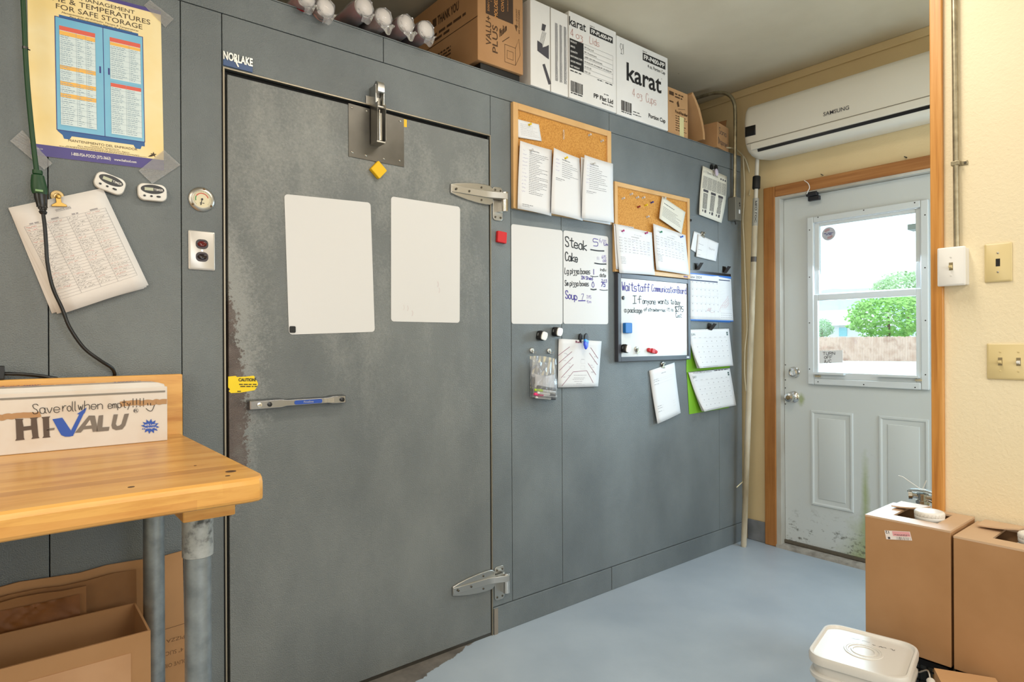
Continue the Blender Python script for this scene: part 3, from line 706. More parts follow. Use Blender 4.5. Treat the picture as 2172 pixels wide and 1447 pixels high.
# ------------------------------------------------------------------ partition: conduit, switches
q0, q1 = D(2022, 0, 2.425), D(2035, 524, 2.425)
cz = 1.532
cdt = thing('wall_conduit', (2.425, -1.418, cz), 'steel conduit running down the cream wall to the white switch box', 'conduit')
e = MB(); e.tube([(2.436, -1.4165, ZC), (2.436, -1.419, 2.2), (2.432, -1.4225, cz - .008)], .0085, 14); build('pipe', e, M_EMT, cdt)
e = MB(sideF(-1.421, 1.806, 2.449)); e.box(-.012, .012, -.007, .007, 0, .024); e.box(.010, .030, -.007, .007, 0, .003); build('strap', e, M_EMT, cdt, bevel=.002)
e = MB(sideF(-1.421, 1.806, 2.446)); e.lathe([(.004, 0), (.003, .002)], 10, (.022, 0)); build('strap_screw', e, M_DSTEEL, cdt)
def plate(name, yc, zc, w, h, x, m, label, slots, box=0, dark=False):
    t = thing(name, (x, yc, zc - h / 2), label, 'switch plate')
    f = sideF(yc, zc, x)
    if box: e = MB(f @ Matrix.Translation((0, 0, -box))); e.prism(rrect(w * .93, h * .96, .004), 0, box); build('box', e, m, t)
    e = MB(f); e.loft([[(a, b, 0) for a, b in rrect(w, h, .004)], [(a, b, .003) for a, b in rrect(w, h, .004)], [(a, b, .006) for a, b in rrect(w - .008, h - .008, .003)]]); build('plate', e, m, t)
    for sx, kind in slots:
        if kind == 'blank':
            e = MB(f); e.box(sx - .0055, sx + .0055, -.012, .012, .0055, .0066); build('empty_slot', e, M_BLACK, t)
        else:
            e = MB(f); e.box(sx - .0055, sx + .0055, -.0125, .0125, .0055, .0068); build('slot', e, mat('slot_shade', '#8a7c5c', .5), t)
            e = MB(f); e.loft([[(sx - .0045, -.008, .006), (sx + .0045, -.008, .006), (sx + .0045, .004, .006), (sx - .0045, .004, .006)], [(sx - .004, -.004, .018), (sx + .004, -.004, .018), (sx + .004, .002, .018), (sx - .004, .002, .018)]] if kind == 'up' else [[(sx - .0045, -.004, .006), (sx + .0045, -.004, .006), (sx + .0045, .008, .006), (sx - .0045, .008, .006)], [(sx - .004, -.010, .017), (sx + .004, -.010, .017), (sx + .004, -.004, .017), (sx - .004, -.004, .017)]])
            build('toggle', e, M_IVORY if sx <= 0 else M_PLW, t, bevel=.001)
        e = MB(f)
        for sy in (.030, -.030): e.lathe([(.003, .006), (.003, .0068), (.002, .0072)], 12, (sx, sy)); e.box(sx - .0024, sx + .0024, sy - .0004, sy + .0004, .0071, .0075)
        build('screw', e, m if not dark else M_STEEL, t)
    return t
plate('switch_box', -1.4155, 1.4665, .078, .126, 2.406, M_PLW, 'white surface mounted light switch at the end of the conduit', [(0, 'up')], box=.044)
plate('blank_switch_plate', -1.5295, 1.471, .071, .122, 2.449, M_IVORY, 'ivory switch plate with an empty black toggle slot', [(0, 'blank')], dark=True)
plate('double_switch_plate', -1.557, 1.1585, .116, .113, 2.449, M_IVORY, 'ivory plate with two toggle switches below the empty one', [(-.023, 'up'), (.023, 'up')])

# ------------------------------------------------------------------ jug cartons on crates, pail, loose carton
def crate(y0, y1, z1, label):
    t = thing('wire_crate', (2.33, (y0 + y1) / 2, 0), label, 'crate')
    e = MB(); x0, x1 = 2.205, 2.44
    for z in (0.0, z1 - .02): 
        e.box(x0, x1, y0, y0 + .01, z, z + .018); e.box(x0, x1, y1 - .01, y1, z, z + .018); e.box(x0, x0 + .01, y0, y1, z, z + .018); e.box(x1 - .01, x1, y0, y1, z, z + .018)
    build('rim', e, M_BLACKP, t, sharp=0)
    e = MB(); n = 11
    for i in range(n + 1):
        y = y0 + .004 + (y1 - y0 - .008) * i / n; e.box(x0 + .002, x0 + .007, y - .002, y + .002, .01, z1 - .01)
        x = x0 + .004 + (x1 - x0 - .008) * i / n; e.box(x - .002, x + .002, y0 + .002, y0 + .006, .01, z1 - .01)
    for k in range(1, 7):
        z = z1 * k / 7; e.box(x0 + .002, x0 + .006, y0, y1, z - .002, z + .002); e.box(x0, x1, y0 + .001, y0 + .005, z - .002, z + .002)
    e.box(x0 + .01, x1 - .01, y0 + .01, y1 - .01, 0.004, .008)
    build('lattice', e, M_BLACKP, t, sharp=0)
    e = MB(); e.box(x0 + .006, x1 - .006, y0 + .006, y1 - .006, z1 - .009, z1 - .003); build('deck', e, M_BLACKP, t, sharp=0)
crate(-1.468, -1.232, .243, 'black lattice crate under the carton with the shipping label')
crate(-1.722, -1.476, .243, 'black lattice crate under the carton nearer the picture edge')
def jug_carton(y0, y1, z0, zt0, zt1, label, flap, hole):
    x0, x1 = 2.20, 2.437; t = thing('jug_carton', (2.32, (y0 + y1) / 2, z0), label, 'carton')
    ya, yb = y1, y0                       # left (larger y) to right
    e = MB(); th = .005
    zb = zt0 - th; e.box(x0, x0 + th, y0, y1, z0, zb); e.box(x1 - th, x1, y0, y1, z0, zb); e.box(x0 + th, x1 - th, y1 - th, y1, z0, zb); e.box(x0 + th, x1 - th, y0, y0 + th, z0, zb); e.box(x0 + th, x1 - th, y0 + th, y1 - th, z0 + .001, z0 + th)
    build('carton_body', e, M_KRAFT, t, sharp=0, bevel=.0015)
    hx0, hx1, hy0, hy1 = hole
    e = MB(); z = zt0
    e.box(x0, hx0, y0, y1, z - th, z + .001); e.box(hx1, x1, y0, y1, z - th, z + .001); e.box(hx0, hx1, hy1, y1, z - th, z + .001); e.box(hx0, hx1, y0, hy0, z - th, z + .001)
    build('top_panel', e, M_KTOP, t, sharp=0)
    e = MB(); a, b = flap; 
    e.grid(lambda u, v: Vector((2.345 + .088 * v, a + (b - a) * u, z + .0075 + .010 * u * u * (1 - v))), 6, 3); build('top_flap', e, M_KTOP, t, solid=.004, sharp=0)
    jc = MB(); cx, cy = hx0 + .060, (hy0 * .68 + hy1 * .32)
    jc.lathe([(.075, z - .075), (.068, z - .035), (.044, z - .014), (.036, z - .008), (.036, z - .004)], 32, (cx, cy)); j = build('jug', jc, M_PAIL, t)
    cp = MB(); prof = [(.040, z - .006), (.0415, z - .004), (.0415, z + .004), (.0405, z + .006), (.0415, z + .008), (.0415, z + .0185), (.039, z + .0215), (.034, z + .0222), (.033, z + .021)]
    cp.lathe(prof, 40, (cx, cy)); build('cap', cp, M_PLW, j, sharp=50)
    rb = MB()
    for i in range(26):
        a_ = 2 * math.pi * i / 26; f = Matrix.Translation((cx, cy, z + .0125)) @ Matrix.Rotation(a_, 4, 'Z'); r_ = MB(f); r_.box(.0412, .0422, -.0012, .0012, -.005, .005); b0 = len(rb.v); rb.v += r_.v; rb.f += [tuple(q + b0 for q in ff) for ff in r_.f]
    build('cap_ridges', rb, M_PLW, j, sharp=0)
    return t
cA = jug_carton(-1.467, -1.228, .247, .655, .655, 'tall kraft carton with a shipping label and a white jug cap', (-1.255, -1.345), (2.262, 2.405, -1.415, -1.290))
jug_carton(-1.722, -1.474, .247, .643, .643, 'second tall kraft carton, cut off by the right picture edge', (-1.495, -1.60), (2.262, 2.405, -1.685, -1.555))
S = Surf(*[D(x, y, 2.1995) for x, y in ((1876, 1125), (1930, 1128), (1935, 1147), (1880, 1144))])
e = MB(); e.grid(lambda u, v: S(u, v, .0005), 1, 1); lb_ = build('shipping_label', e, mat('label_paper', '#f0e6e2', .6), cA, sharp=0)
e = MB(); rect(e, S, .30, .98, .05, .58, .0008); build('pink_panel', e, mat('pink_label', '#eaa7ab', .6), lb_, sharp=0)
e = MB()
for i in range(22):
    if rnd.random() < .75: rect(e, S, .42 + i * .025, .42 + i * .025 + rnd.choice((.008, .014)), .66, .98, .0009)
type_(e, S, '12', .17, .03, .05, -.30, bold=.02, h=.0009); rect(e, S, .08, .17, .72, .95, .0009); words(e, S, .36, .95, .40, .05, .001); words(e, S, .45, .85, .5, .04, .001)
build('label_print', e, M_PRINT, lb_, sharp=0)
e = MB(); S2 = Surf(Vector((2.40, -1.425, .6565)), Vector((2.40, -1.463, .6565)), Vector((2.26, -1.463, .6565)), Vector((2.26, -1.425, .6565)))
# valve head on a gas bottle behind the cartons
vx, vy = 2.58, D(1957, 1052, 2.58).y
vt = thing('valve_head', (vx, vy, 0), 'chrome valve with white cable ties poking up behind the labelled carton', 'valve')
e = MB(); e.lathe([(.09, 0), (.095, .02), (.095, .40), (.08, .47), (.05, .52), (.028, .55), (.020, .635)], 32, (vx, vy)); build('bottle', e, mat('bottle_steel', '#8d9396', .4, .8), vt)
vfr = Matrix.Translation((vx, vy, .668)) @ Matrix.Scale(.72, 4) @ Matrix.Translation((-vx, -vy, -.66))
e = MB(vfr); e.lathe([(.022, .60), (.022, .615), (.030, .617), (.030, .632), (.022, .634), (.022, .655), (.026, .657), (.026, .668), (.012, .672)], 24, (vx, vy)); e.tube([(vx - .005, vy + .055, .652), (vx, vy - .05, .652)], .014, 16); e.tube([(vx - .012, vy + .06, .650), (vx - .006, vy + .045, .651)], .021, 20); e.tube([(vx, vy - .02, .640), (vx + .01, vy - .06, .628)], .010, 12); build('valve_body', e, M_CHROME, vt)
e = MB(vfr); e.loft([[(vx - .014, y, z), (vx + .014, y, z), (vx + .014, y, z + .010), (vx - .014, y, z + .010)] for y, z in ((vy + .066, .664), (vy + .055, .672), (vy + .02, .676), (vy - .02, .678), (vy - .05, .674), (vy - .058, .664))]); build('lever', e, mat('chrome_lever', '#b9c6cc', .25, .8), vt, bevel=.003)
a0 = Vector((vx, vy + .004, .684))
for end in (((0, .05, .030), (0, .085, .052), (0, .105, .055)), ((0, -.010, .02), (0, -.020, .050))):
    e = MB(vfr); e.tube([a0] + [a0 + Vector(q) for q in end], .0022, 6); build('cable_tie', e, M_PLW, vt)
e = MB(vfr); e.box(vx - .006, vx + .006, vy - .014, vy + .014, .678, .690); build('tie_head', e, M_PLW, vt, bevel=.002)

# square pail with lid
pf = upF(1.943, -1.323, 0, math.radians(11.5)); pz = .33
pt = thing('lidded_pail', (1.943, -1.323, 0), 'square off-white plastic pail with a lid and wire bail', 'pail')
def sq(w, d, r, z, n=6): return [(a, b, z) for a, b in rrect(w, d, r, n)]
e = MB(pf); e.loft([sq(.195, .188, .04, 0), sq(.20, .193, .04, .005), sq(.234, .226, .045, .258), sq(.256, .248, .048, .262), sq(.257, .249, .048, .272), sq(.238, .230, .045, .276), sq(.242, .234, .045, .304)]); build('tub', e, M_PAIL, pt)
e = MB(pf); e.loft([sq(.254, .246, .045, .302), sq(.260, .252, .047, .305), sq(.262, .254, .048, .322), sq(.256, .248, .046, .330), sq(.244, .236, .042, .3305), sq(.236, .228, .040, .3235), sq(.05, .05, .02, .3235)]); lid = build('lid', e, M_PAIL, pt, sharp=30)
e = MB(pf)
for r_ in (.030, .042, .048): e.lathe([(r_ + .0035, .3238), (r_ + .002, .3258), (r_ - .002, .3258), (r_ - .0035, .3238)], 40, cap=False)
build('lid_rings', e, M_PAIL, lid)
S = Surf(*[pf @ Vector(v) for v in ((.10, .11, .324), (.10, -.11, .324), (-.10, -.11, .324), (-.10, .11, .324))])
e = MB(); scrawl(e, S, .30, .52, .16, .03, .0015); scrawl(e, S, .56, .82, .20, .035, .002); build('marker_scrawl', e, M_PRINT, lid, sharp=0)
bp = [pf @ Vector(v) for v in ((.09, -.128, .268), (.06, -.150, .292), (.03, -.160, .280))]; b2 = [pf @ Vector(v) for v in ((-.045, -.172, .272), (-.075, -.155, .262), (-.10, -.134, .245), (-.115, -.124, .24))]
e = MB(); e.tube(smooth_path([pf @ Vector((.10, -.122, .262))] + bp + [(bp[-1] + b2[0]) / 2] + b2), .0024, 8); hb = build('bail', e, M_STEEL, pt)
e = MB(); e.tube([bp[-1], bp[-1].lerp(b2[0], .04), bp[-1].lerp(b2[0], .48), bp[-1].lerp(b2[0], .52), bp[-1].lerp(b2[0], .97), b2[0]], .010, 16, rad=[.0085, .0105, .010, .011, .0095, .0085]); build('grip', e, M_PLW, hb)
a, b = Vector((2.115, -1.448, .268)), Vector((2.185, -1.578, .268)); d_ = (b - a).normalized(); n_ = Vector((-.88, -.475, 0)).normalized()
t = thing('low_carton', (2.0, -1.62, 0), 'low kraft carton top on the floor beside the pail', 'carton')
e = MB(); L_, Wd = (b - a).length, .30
e.loft([[a + d_ * 0 + Vector((0, 0, -.268 + z)), b + Vector((0, 0, -.268 + z)), b + n_ * Wd + Vector((0, 0, -.268 + z)), a + n_ * Wd + Vector((0, 0, -.268 + z))] for z in (0, .262)]); build('carton_body', e, M_KRAFTL, t, sharp=0, bevel=.003)
e = MB(); e.loft([[a + Vector((0, 0, z)), a.lerp(b, 1.0) + Vector((0, 0, z)), b + n_ * (Wd * .5 - .002) + Vector((0, 0, z)), a + n_ * (Wd * .5 - .002) + Vector((0, 0, z))] for z in (-.006, 0)]); build('top_flap', e, M_KRAFTL, t, sharp=0)

# ------------------------------------------------------------------ work table and what stands on and under it
TZ = .963; TX = .412; TY = -.815
tb = thing('work_table', (0, -.42, 0), 'butcher block work table with a raised back board and pipe legs', 'table')
def edge_wob(k): return .004 * math.sin(k * 5.1) + .003 * math.sin(k * 11.7)
e = MB()
rings = []
for x in [-1.2 + i * .06 for i in range(25)] + [.30, .34, .365, .385, .400, .409, TX]:
    d = TX - x; rr_ = .026 * (1 - math.sqrt(max(0, 1 - (1 - d / .026) ** 2))) if d < .026 else 0
    yf = TY + rr_ + edge_wob(x); c = .007
    rings.append([(x, yf + c * .3, TZ - .048 + .003), (x, yf, TZ - .040), (x, yf, TZ - .012), (x, yf + .004, TZ - .004), (x, yf + .012, TZ), (x, -.043, TZ), (x, -.043, TZ - .048), (x, yf + c, TZ - .048)])
e.loft(rings); build('tabletop', e, M_BLOCK, tb, sharp=22, bevel=0)
e = MB(); e.box(-1.2, .421, -.042, -.014, TZ - .048, 1.138); build('back_board', e, M_BLOCK, tb, bevel=.004)
e = MB(); e.box(.285, .385, -.70, -.08, TZ - .095, TZ - .0485); build('cleat', e, M_BLOCK, tb, bevel=.003)
kn_ = MB()
for x, y, r_ in ((.372, -.715, .011), (.190, -.742, .006), (.355, -.756, .005), (.33, -.60, .003)): kn_.lathe([(r_, TZ - .001), (r_ * .95, TZ + .0004)], 14, (x, y))
build('knot', kn_, mat('wood_knot', '#4d3013', .5), tb, sharp=0)
for y, coll in ((-.62, True), (-.125, False)):
    lg = MB(); lg.tube([(.330, y, 0), (.330, y, TZ - .095)], .0262, 28); l_ = build('leg', lg, M_GALV, tb)
    if coll:
        e = MB(); e.lathe([(.0262, TZ - .190), (.0305, TZ - .188), (.0305, TZ - .099), (.034, TZ - .097), (.034, TZ - .0955)], 28, (.330, y)); build('collar', e, M_GALVD, l_)
    e = MB(); e.lathe([(.036, 0), (.036, .012), (.030, .016)], 20, (.330, y)); build('foot', e, M_BLACK, l_)
for y in (-.62, -.125):
    lg = MB(); lg.tube([(-1.05, y, 0), (-1.05, y, TZ - .048)], .0262, 20); build('leg', lg, M_GALV, tb)
# long film carton on the table
yf = -.165
fc = thing('film_roll_carton', (.12, -.11, TZ), 'long white food film carton lying on the work table', 'carton')
e = MB(); e.box(-.16, .3575, yf, -.045, TZ + .0005, TZ + .148); build('carton_body', e, M_WCARTD, fc, sharp=0, bevel=.002)
S = Surf(Vector((.003, yf - .0005, TZ + .150)), Vector((.3575, yf - .0005, TZ + .150)), Vector((.3575, yf - .0005, TZ)), Vector((.003, yf - .0005, TZ)))
e = MB(); e.loft([[(x, yf + .004, TZ + .148), (x, -.05, TZ + .148), (x, -.05, TZ + .1515 + dz), (x, yf + .012, TZ + .153 + dz)] for x, dz in ((-.16, .004), (.0, .006), (.15, .007), (.30, .008), (.338, .006), (.352, .001))]); build('lid_flap', e, M_WCARTD, fc, sharp=0)
e = MB(); rect(e, S, 0, .985, .085, .115, .0006); build('grey_stripe', e, mat('grey_print', '#83807a', .6), fc, sharp=0)
e = MB()
for s0, s1, t0 in ((-.02, .205, .385), (.70, .985, .285)):
    P = [(s0 + (s1 - s0) * i / 14, t0 + rnd.uniform(-.012, .012)) for i in range(15)]; ribbon(e, S, P, .0135, .0005)
build('tape_stain', e, M_STAIN, fc, sharp=0)
# block capitals
def wpoly(mb, S, pts, h=.0007): mb.add([S(a, b, h) for a, b in pts], [tuple(range(len(pts)))[::-1]])
def px2(S, x, y): 
    q = W(x, y, .1655); return ((q.x - .003) / .3545, (TZ + .150 - q.z) / .150)
def PX(pts): return [px2(S, x * .2764, 760 + y * .2764) for x, y in pts]
e = MB()
for poly in ([(115, 465), (180, 465), (172, 478), (180, 520), (180, 525), (238, 518), (238, 468), (228, 458), (292, 452), (282, 465), (295, 600), (303, 612), (240, 620), (250, 606), (242, 548), (180, 556), (183, 612), (190, 625), (116, 633), (126, 618), (120, 478)],
             [(318, 452), (385, 446), (376, 460), (380, 595), (388, 606), (325, 612), (335, 598), (328, 466)]):
    wpoly(e, S, PX(poly))
build('letters_hi', e, mat('brown_print', '#574a42', .6), fc, sharp=0)
e = MB()
for poly in ([(360, 540), (420, 534), (416, 550), (358, 556)],
             [(575, 572), (682, 440), (728, 440), (752, 560), (712, 565), (706, 540), (640, 546), (620, 570)],
             [(758, 440), (792, 436), (785, 530), (840, 526), (834, 556), (738, 564)]):
    wpoly(e, S, PX(poly))
wpoly(e, S, PX([(655, 520), (692, 470), (702, 515)]), .0009)
for poly in ([(872, 432), (905, 430), (888, 505), (897, 520), (915, 518), (932, 505), (955, 428), (990, 424), (962, 515), (938, 545), (890, 552), (862, 540), (855, 515)],): wpoly(e, S, PX(poly))
build('letters_alu', e, mat('grey_brown_print', '#77706a', .6), fc, sharp=0)
e = MB(); wpoly(e, S, PX([(655, 520), (690, 472), (702, 515)]), .0011); build('letter_counter', e, M_WCARTD, fc, sharp=0)
e = MB(); wpoly(e, S, PX([(402, 468), (478, 456), (545, 555), (608, 430), (590, 428), (665, 378), (652, 415), (640, 430), (560, 596), (530, 602), (500, 602), (470, 590), (452, 560)]), .0008)
c0 = (1152, 523); wpoly(e, S, PX([(c0[0] + (72 if i % 2 == 0 else 46) * math.cos(i * math.pi / 12 + .1), c0[1] + (58 if i % 2 == 0 else 36) * math.sin(i * math.pi / 12 + .1)) for i in range(24)]), .0007)
build('blue_print', e, mat('blue_print', '#2f57b5', .6), fc, sharp=0)
e = MB(); a = PX([(1108, 522), (1192, 515)]); type_(e, S, '44% Less', a[0][0], a[1][0], a[0][1], .035, bold=.01, h=.0012, slope=-.05); a = PX([(1100, 545), (1200, 536)]); type_(e, S, 'Packaging', a[0][0], a[1][0], a[0][1], .035, bold=.01, h=.0012, slope=-.05); build('burst_text', e, M_WCART, fc, sharp=0)
e = MB(); a = PX([(1028, 412), (1058, 408)]); type_(e, S, 'R', a[0][0], a[1][0], a[0][1] + .005, .05, h=.0009); a = PX([(1043, 402)])[0]
ribbon(e, S, [(a[0] + .0155 * math.cos(i * .42), a[1] + .036 * math.sin(i * .42)) for i in range(16)], .0006, .0009); build('registered_mark', e, M_PRINT, fc, sharp=0)
e = MB(); 
for tx, x0, x1, y0, y1, cap in (('Save', 250, 455, 425, 415, .15), ('roll', 480, 585, 408, 405, .16), ('when', 600, 785, 398, 388, .15), ('empty', 830, 1000, 385, 375, .13), ('!!!!', 1015, 1110, 376, 372, .15)):
    a = PX([(x0, y0), (x1, y1)]); hand(e, S, tx, a[0][0], a[1][0], a[0][1], cap, .0017, slope=(a[1][1] - a[0][1]) / (a[1][0] - a[0][0]), h=.0012)
for st in ([(1120, 385), (1140, 402), (1165, 402), (1185, 360)], [(1132, 345), (1134, 362)], [(1155, 345), (1156, 362)]): ribbon(e, S, PX(st), .0016, .0012)
build('handwriting', e, M_INK, fc, sharp=0)
Sb = Surf(Vector((.003, -.10, TZ + .162)), Vector((.338, -.10, TZ + .1625)), Vector((.338, yf + .008, TZ + .1615)), Vector((.003, yf + .008, TZ + .161)))
e = MB(); type_(e, Sb, '2"x2,000\'', .0, .24, .5, .40, bold=.03, h=.0012); type_(e, Sb, '73000010', .70, .89, .55, .38, bold=.03, h=.0012); rect(e, Sb, .0, .95, .78, .86, .001); words(e, Sb, 0, .42, .70, .10, .0012); build('top_print', e, M_NAVY, fc, sharp=0)
# cardboard under the table
def flat_card(name, x0, x1, z1, yb, yt, th, m, label):
    t = thing(name, ((x0 + x1) / 2, yb, 0), label, 'cardboard'); e = MB()
    e.loft([[(x, yb - th, 0), (x, yt - th, z1 + .004 * math.sin(x * 31)), (x, yt, z1 + .004 * math.sin(x * 31)), (x, yb, 0)] for x in [x0 + (x1 - x0) * i / 16 for i in range(17)]])
    build('sheet', e, m, t, sharp=0); return t
fA = flat_card('flattened_carton', -.6, .424, .607, -.055, -.012, .005, M_KRAFT, 'flattened brown carton leaning on the wall under the table, rearmost')
S = Surf(Vector((.30, -.062, .42)), Vector((.424, -.062, .42)), Vector((.424, -.0625, .28)), Vector((.30, -.0625, .28)))
e = MB(); type_(e, S, 'PIZZA OIL', .95, .30, .30, -.07, h=.004); type_(e, S, '4" SLICED', .92, .40, .55, -.08, h=.004); type_(e, S, 'OLIVE OIL GARLIC', 1.0, .12, .80, -.08, h=.004); ribbon(e, S, [(.05, .1), (1, .06)], .0015, .004); build('upside_down_print', e, mat('carton_print', '#5d3f26', .8), fA, sharp=0)
flat_card('flattened_carton', -.6, .300, .588, -.082, -.036, .005, M_KRAFTD, 'darker flattened carton in front of the rearmost one under the table')
t = flat_card('flattened_carton', -.6, .180, .583, -.098, -.060, .006, M_KRAFTD, 'flattened carton with a crumpled paper lined face under the table')
def crum(u, v): 
    x = -.35 + .515 * u; z = .565 - .14 * v; return Vector((x, -.1035 - .0065 + (.037) * (z / .583 - 0) * 1.0 + .0 - .006 * abs(math.sin(u * 46 + 5 * math.sin(v * 7))) * (.5 + .5 * math.sin(u * 17 + v * 9)), z))
e = MB(); e.grid(crum, 120, 20); build('crumpled_lining', e, mat('crumpled_brown_paper', rough=.6, var=['#6b4019', '#8a5727'], vscale=14), t, sharp=60)
oc = thing('open_carton', (.06, -.21, 0), 'open empty brown carton standing under the work table', 'carton')
ox0, ox1, oy0, oy1, oz = -.30, .288, -.328, -.112, .522
e = MB(); e.box(ox0 + .005, ox1 - .005, oy1 - .005, oy1, 0, oz); e.box(ox0 + .005, ox1 - .005, oy0, oy0 + .005, 0, oz); e.box(ox1 - .005, ox1, oy0, oy1, 0, oz); e.box(ox0, ox0 + .005, oy0, oy1, 0, oz); e.box(ox0 + .005, ox1 - .005, oy0 + .005, oy1 - .005, .001, .005)
build('carton_body', e, M_KRAFT, oc, sharp=0)
e = MB(); e.loft([[(ox0, oy0 - .0015, z), (.246, oy0 - .0015, z), (.246, oy0 + .0, z), (ox0, oy0 + .0, z)] for z in (.10, .480)]); build('glued_flap', e, mat('pale_cardboard', rough=.8, var=['#b88d68', '#c59b76'], vscale=6, spec=.2), oc, sharp=0)

# ------------------------------------------------------------------ on the cooler wall, left of the cooler door
def flatthing(name, S, label, cat, m, group=None, nu=1, nv=1, th=.0006, part='sheet'):
    t = thing(name, S(.5, 1), label, cat, group)
    build(part, sheet_mesh(S, nu, nv), m, t, solid=th, sharp=(60 if nu > 1 or nv > 1 else 0)); return t
S = surf_px([(57, -52), (341, 24), (348, 362), (64, 328)], .0015)
po = flatthing('storage_poster', S, 'yellow food storage temperature poster taped to the wall', 'poster', mat('poster_paper', rough=.4, var=['#efd592', '#f4e2b0', '#f0d693'], vscale=4))
e = MB(); rect(e, S, 0, 1, .935, 1, .0004); rect(e, S, .0, 1, 0, .022, .0004); build('purple_band', e, mat('purple_print', '#4d4488', .45), po, sharp=0)
e = MB(); wpoly(e, S, [(.215, .175), (.81, .175), (.81, .19), (.845, .19), (.845, .865), (.82, .865), (.81, .885), (.77, .885), (.755, .865), (.29, .865), (.275, .885), (.235, .885), (.225, .865), (.19, .845), (.19, .19), (.215, .19)], .0003); build('cabinet_outline', e, mat('dark_blue_print', '#2c5f9c', .45), po, sharp=0)
e = MB(); rect(e, S, .186, .845, .19, .838, .0004); build('cabinet_front', e, mat('blue_cabinet_print', rough=.4, var=['#63aed4', '#8cc6e2'], vscale=3), po, sharp=0)
e = MB(); ribbon(e, S, [(.535, .19), (.535, .838)], .0016, .0006); rect(e, S, .502, .514, .425, .465, .0006); rect(e, S, .568, .580, .425, .465, .0006); frame_lines(e, S, .186, .845, .19, .838, .0018, .0006); build('cabinet_lines', e, M_NAVY, po, sharp=0)
e = MB(); rect(e, S, .215, .475, .237, .805, .0006); rect(e, S, .585, .825, .237, .485, .0006); rect(e, S, .585, .825, .51, .815, .0006); build('chart_ground', e, mat('chart_white', '#d5e4e8', .5), po, sharp=0)
e = MB(); rect(e, S, .215, .475, .237, .262, .0008); rect(e, S, .585, .825, .237, .262, .0008); rect(e, S, .585, .825, .51, .532, .0008); build('chart_heading', e, mat('chart_red', '#dc6352', .5), po, sharp=0)
e = MB()
for t0 in (.265, .462, .553, .622): rect(e, S, .215, .475, t0, t0 + .024, .0008)
rect(e, S, .585, .825, .265, .283, .0008); build('chart_band', e, mat('chart_orange', '#f0b95a', .5), po, sharp=0)
e = MB()
for s0, cols, t0, t1 in ((.215, (.215, .335, .405, .475), .29, .80), (.585, (.585, .735, .825), .29, .48), (.585, (.585, .705, .825), .54, .81)):
    tt = t0
    while tt < t1:
        for a, b in zip(cols[:-1], cols[1:]): words(e, S, a + .008, b - .015 - rnd.random() * .04, tt, .0032, .0009)
        tt += .0115
    for cc in cols: ribbon(e, S, [(cc, t0 - .03), (cc, t1)], .0006, .0009)
    tt = t0
    while tt < t1 + .02: ribbon(e, S, [(cols[0], tt + .008), (cols[-1], tt + .008)], .0005, .0009); tt += .034
build('chart_print', e, mat('chart_print', '#8aa3b4', .6), po, sharp=0)
e = MB(); F_ = type_
F_(e, S, 'COOLER MANAGEMENT', .12, .785, .062, .022, h=.0006); F_(e, S, 'TIME & TEMPERATURES', .10, .91, .102, .029, h=.0006); F_(e, S, 'FOR SAFE STORAGE', .195, .845, .143, .029, h=.0006)
F_(e, S, 'Mantenimiento del Enfriador Tiempo & Temperaturas', .235, .81, .163, .010, h=.0006, shear=.25); F_(e, S, 'Para Almacenamiento Seguro de Alimentos', .29, .76, .177, .010, h=.0006, shear=.25)
F_(e, S, 'MANTENIMIENTO DEL ENFRIADOR', .265, .785, .897, .014, h=.0006); F_(e, S, 'Tiempo & Temperaturas', .42, .64, .909, .007, h=.0006, shear=.25); F_(e, S, 'Para Almacenamiento de Alimentos Seguro', .33, .72, .9185, .007, h=.0006, shear=.25)
words(e, S, .25, .80, .9245, .0022, lens=(2, 5)); words(e, S, .20, .86, .9300, .0022, lens=(2, 5))
P = [(.915 + (.028 if i % 2 == 0 else .011) * math.cos(-math.pi / 2 + i * math.pi / 5), .908 + (.018 if i % 2 == 0 else .007) * math.sin(-math.pi / 2 + i * math.pi / 5)) for i in range(10)]; wpoly(e, S, P, .0006)
for k in range(3): wpoly(e, S, [(.90 - .004 * k, .908 + .006 * k), (.906, .914 + .003 * k), (.865 + .006 * k, .926)], .0006)
build('poster_text', e, mat('poster_ink', '#4a3d2e', .6), po, sharp=0)
e = MB(); F_(e, S, '1-800-FSA-FOOD (372-3663)', .285, .575, .975, .017, bold=.02, h=.0007); F_(e, S, 'www.fsafood.com', .60, .775, .975, .014, bold=.02, h=.0007); F_(e, S, '800-273-134', .02, .085, .965, .008, h=.0007); build('band_text', e, M_WCART, po, sharp=0)
for pts in ([(305, 11), (318, 0), (369, 40), (351, 58)], [(294, 362), (348, 318), (383, 350), (323, 390)], [(21, 299), (47, 276), (111, 347), (94, 360)]):
    T_ = surf_px(pts, .0032, bulge=lambda u, v: .0008 * math.sin(u * 19 + v * 7) * math.sin(v * 23)); build('tape', sheet_mesh(T_, 14, 14), M_TAPE, po, sharp=80)
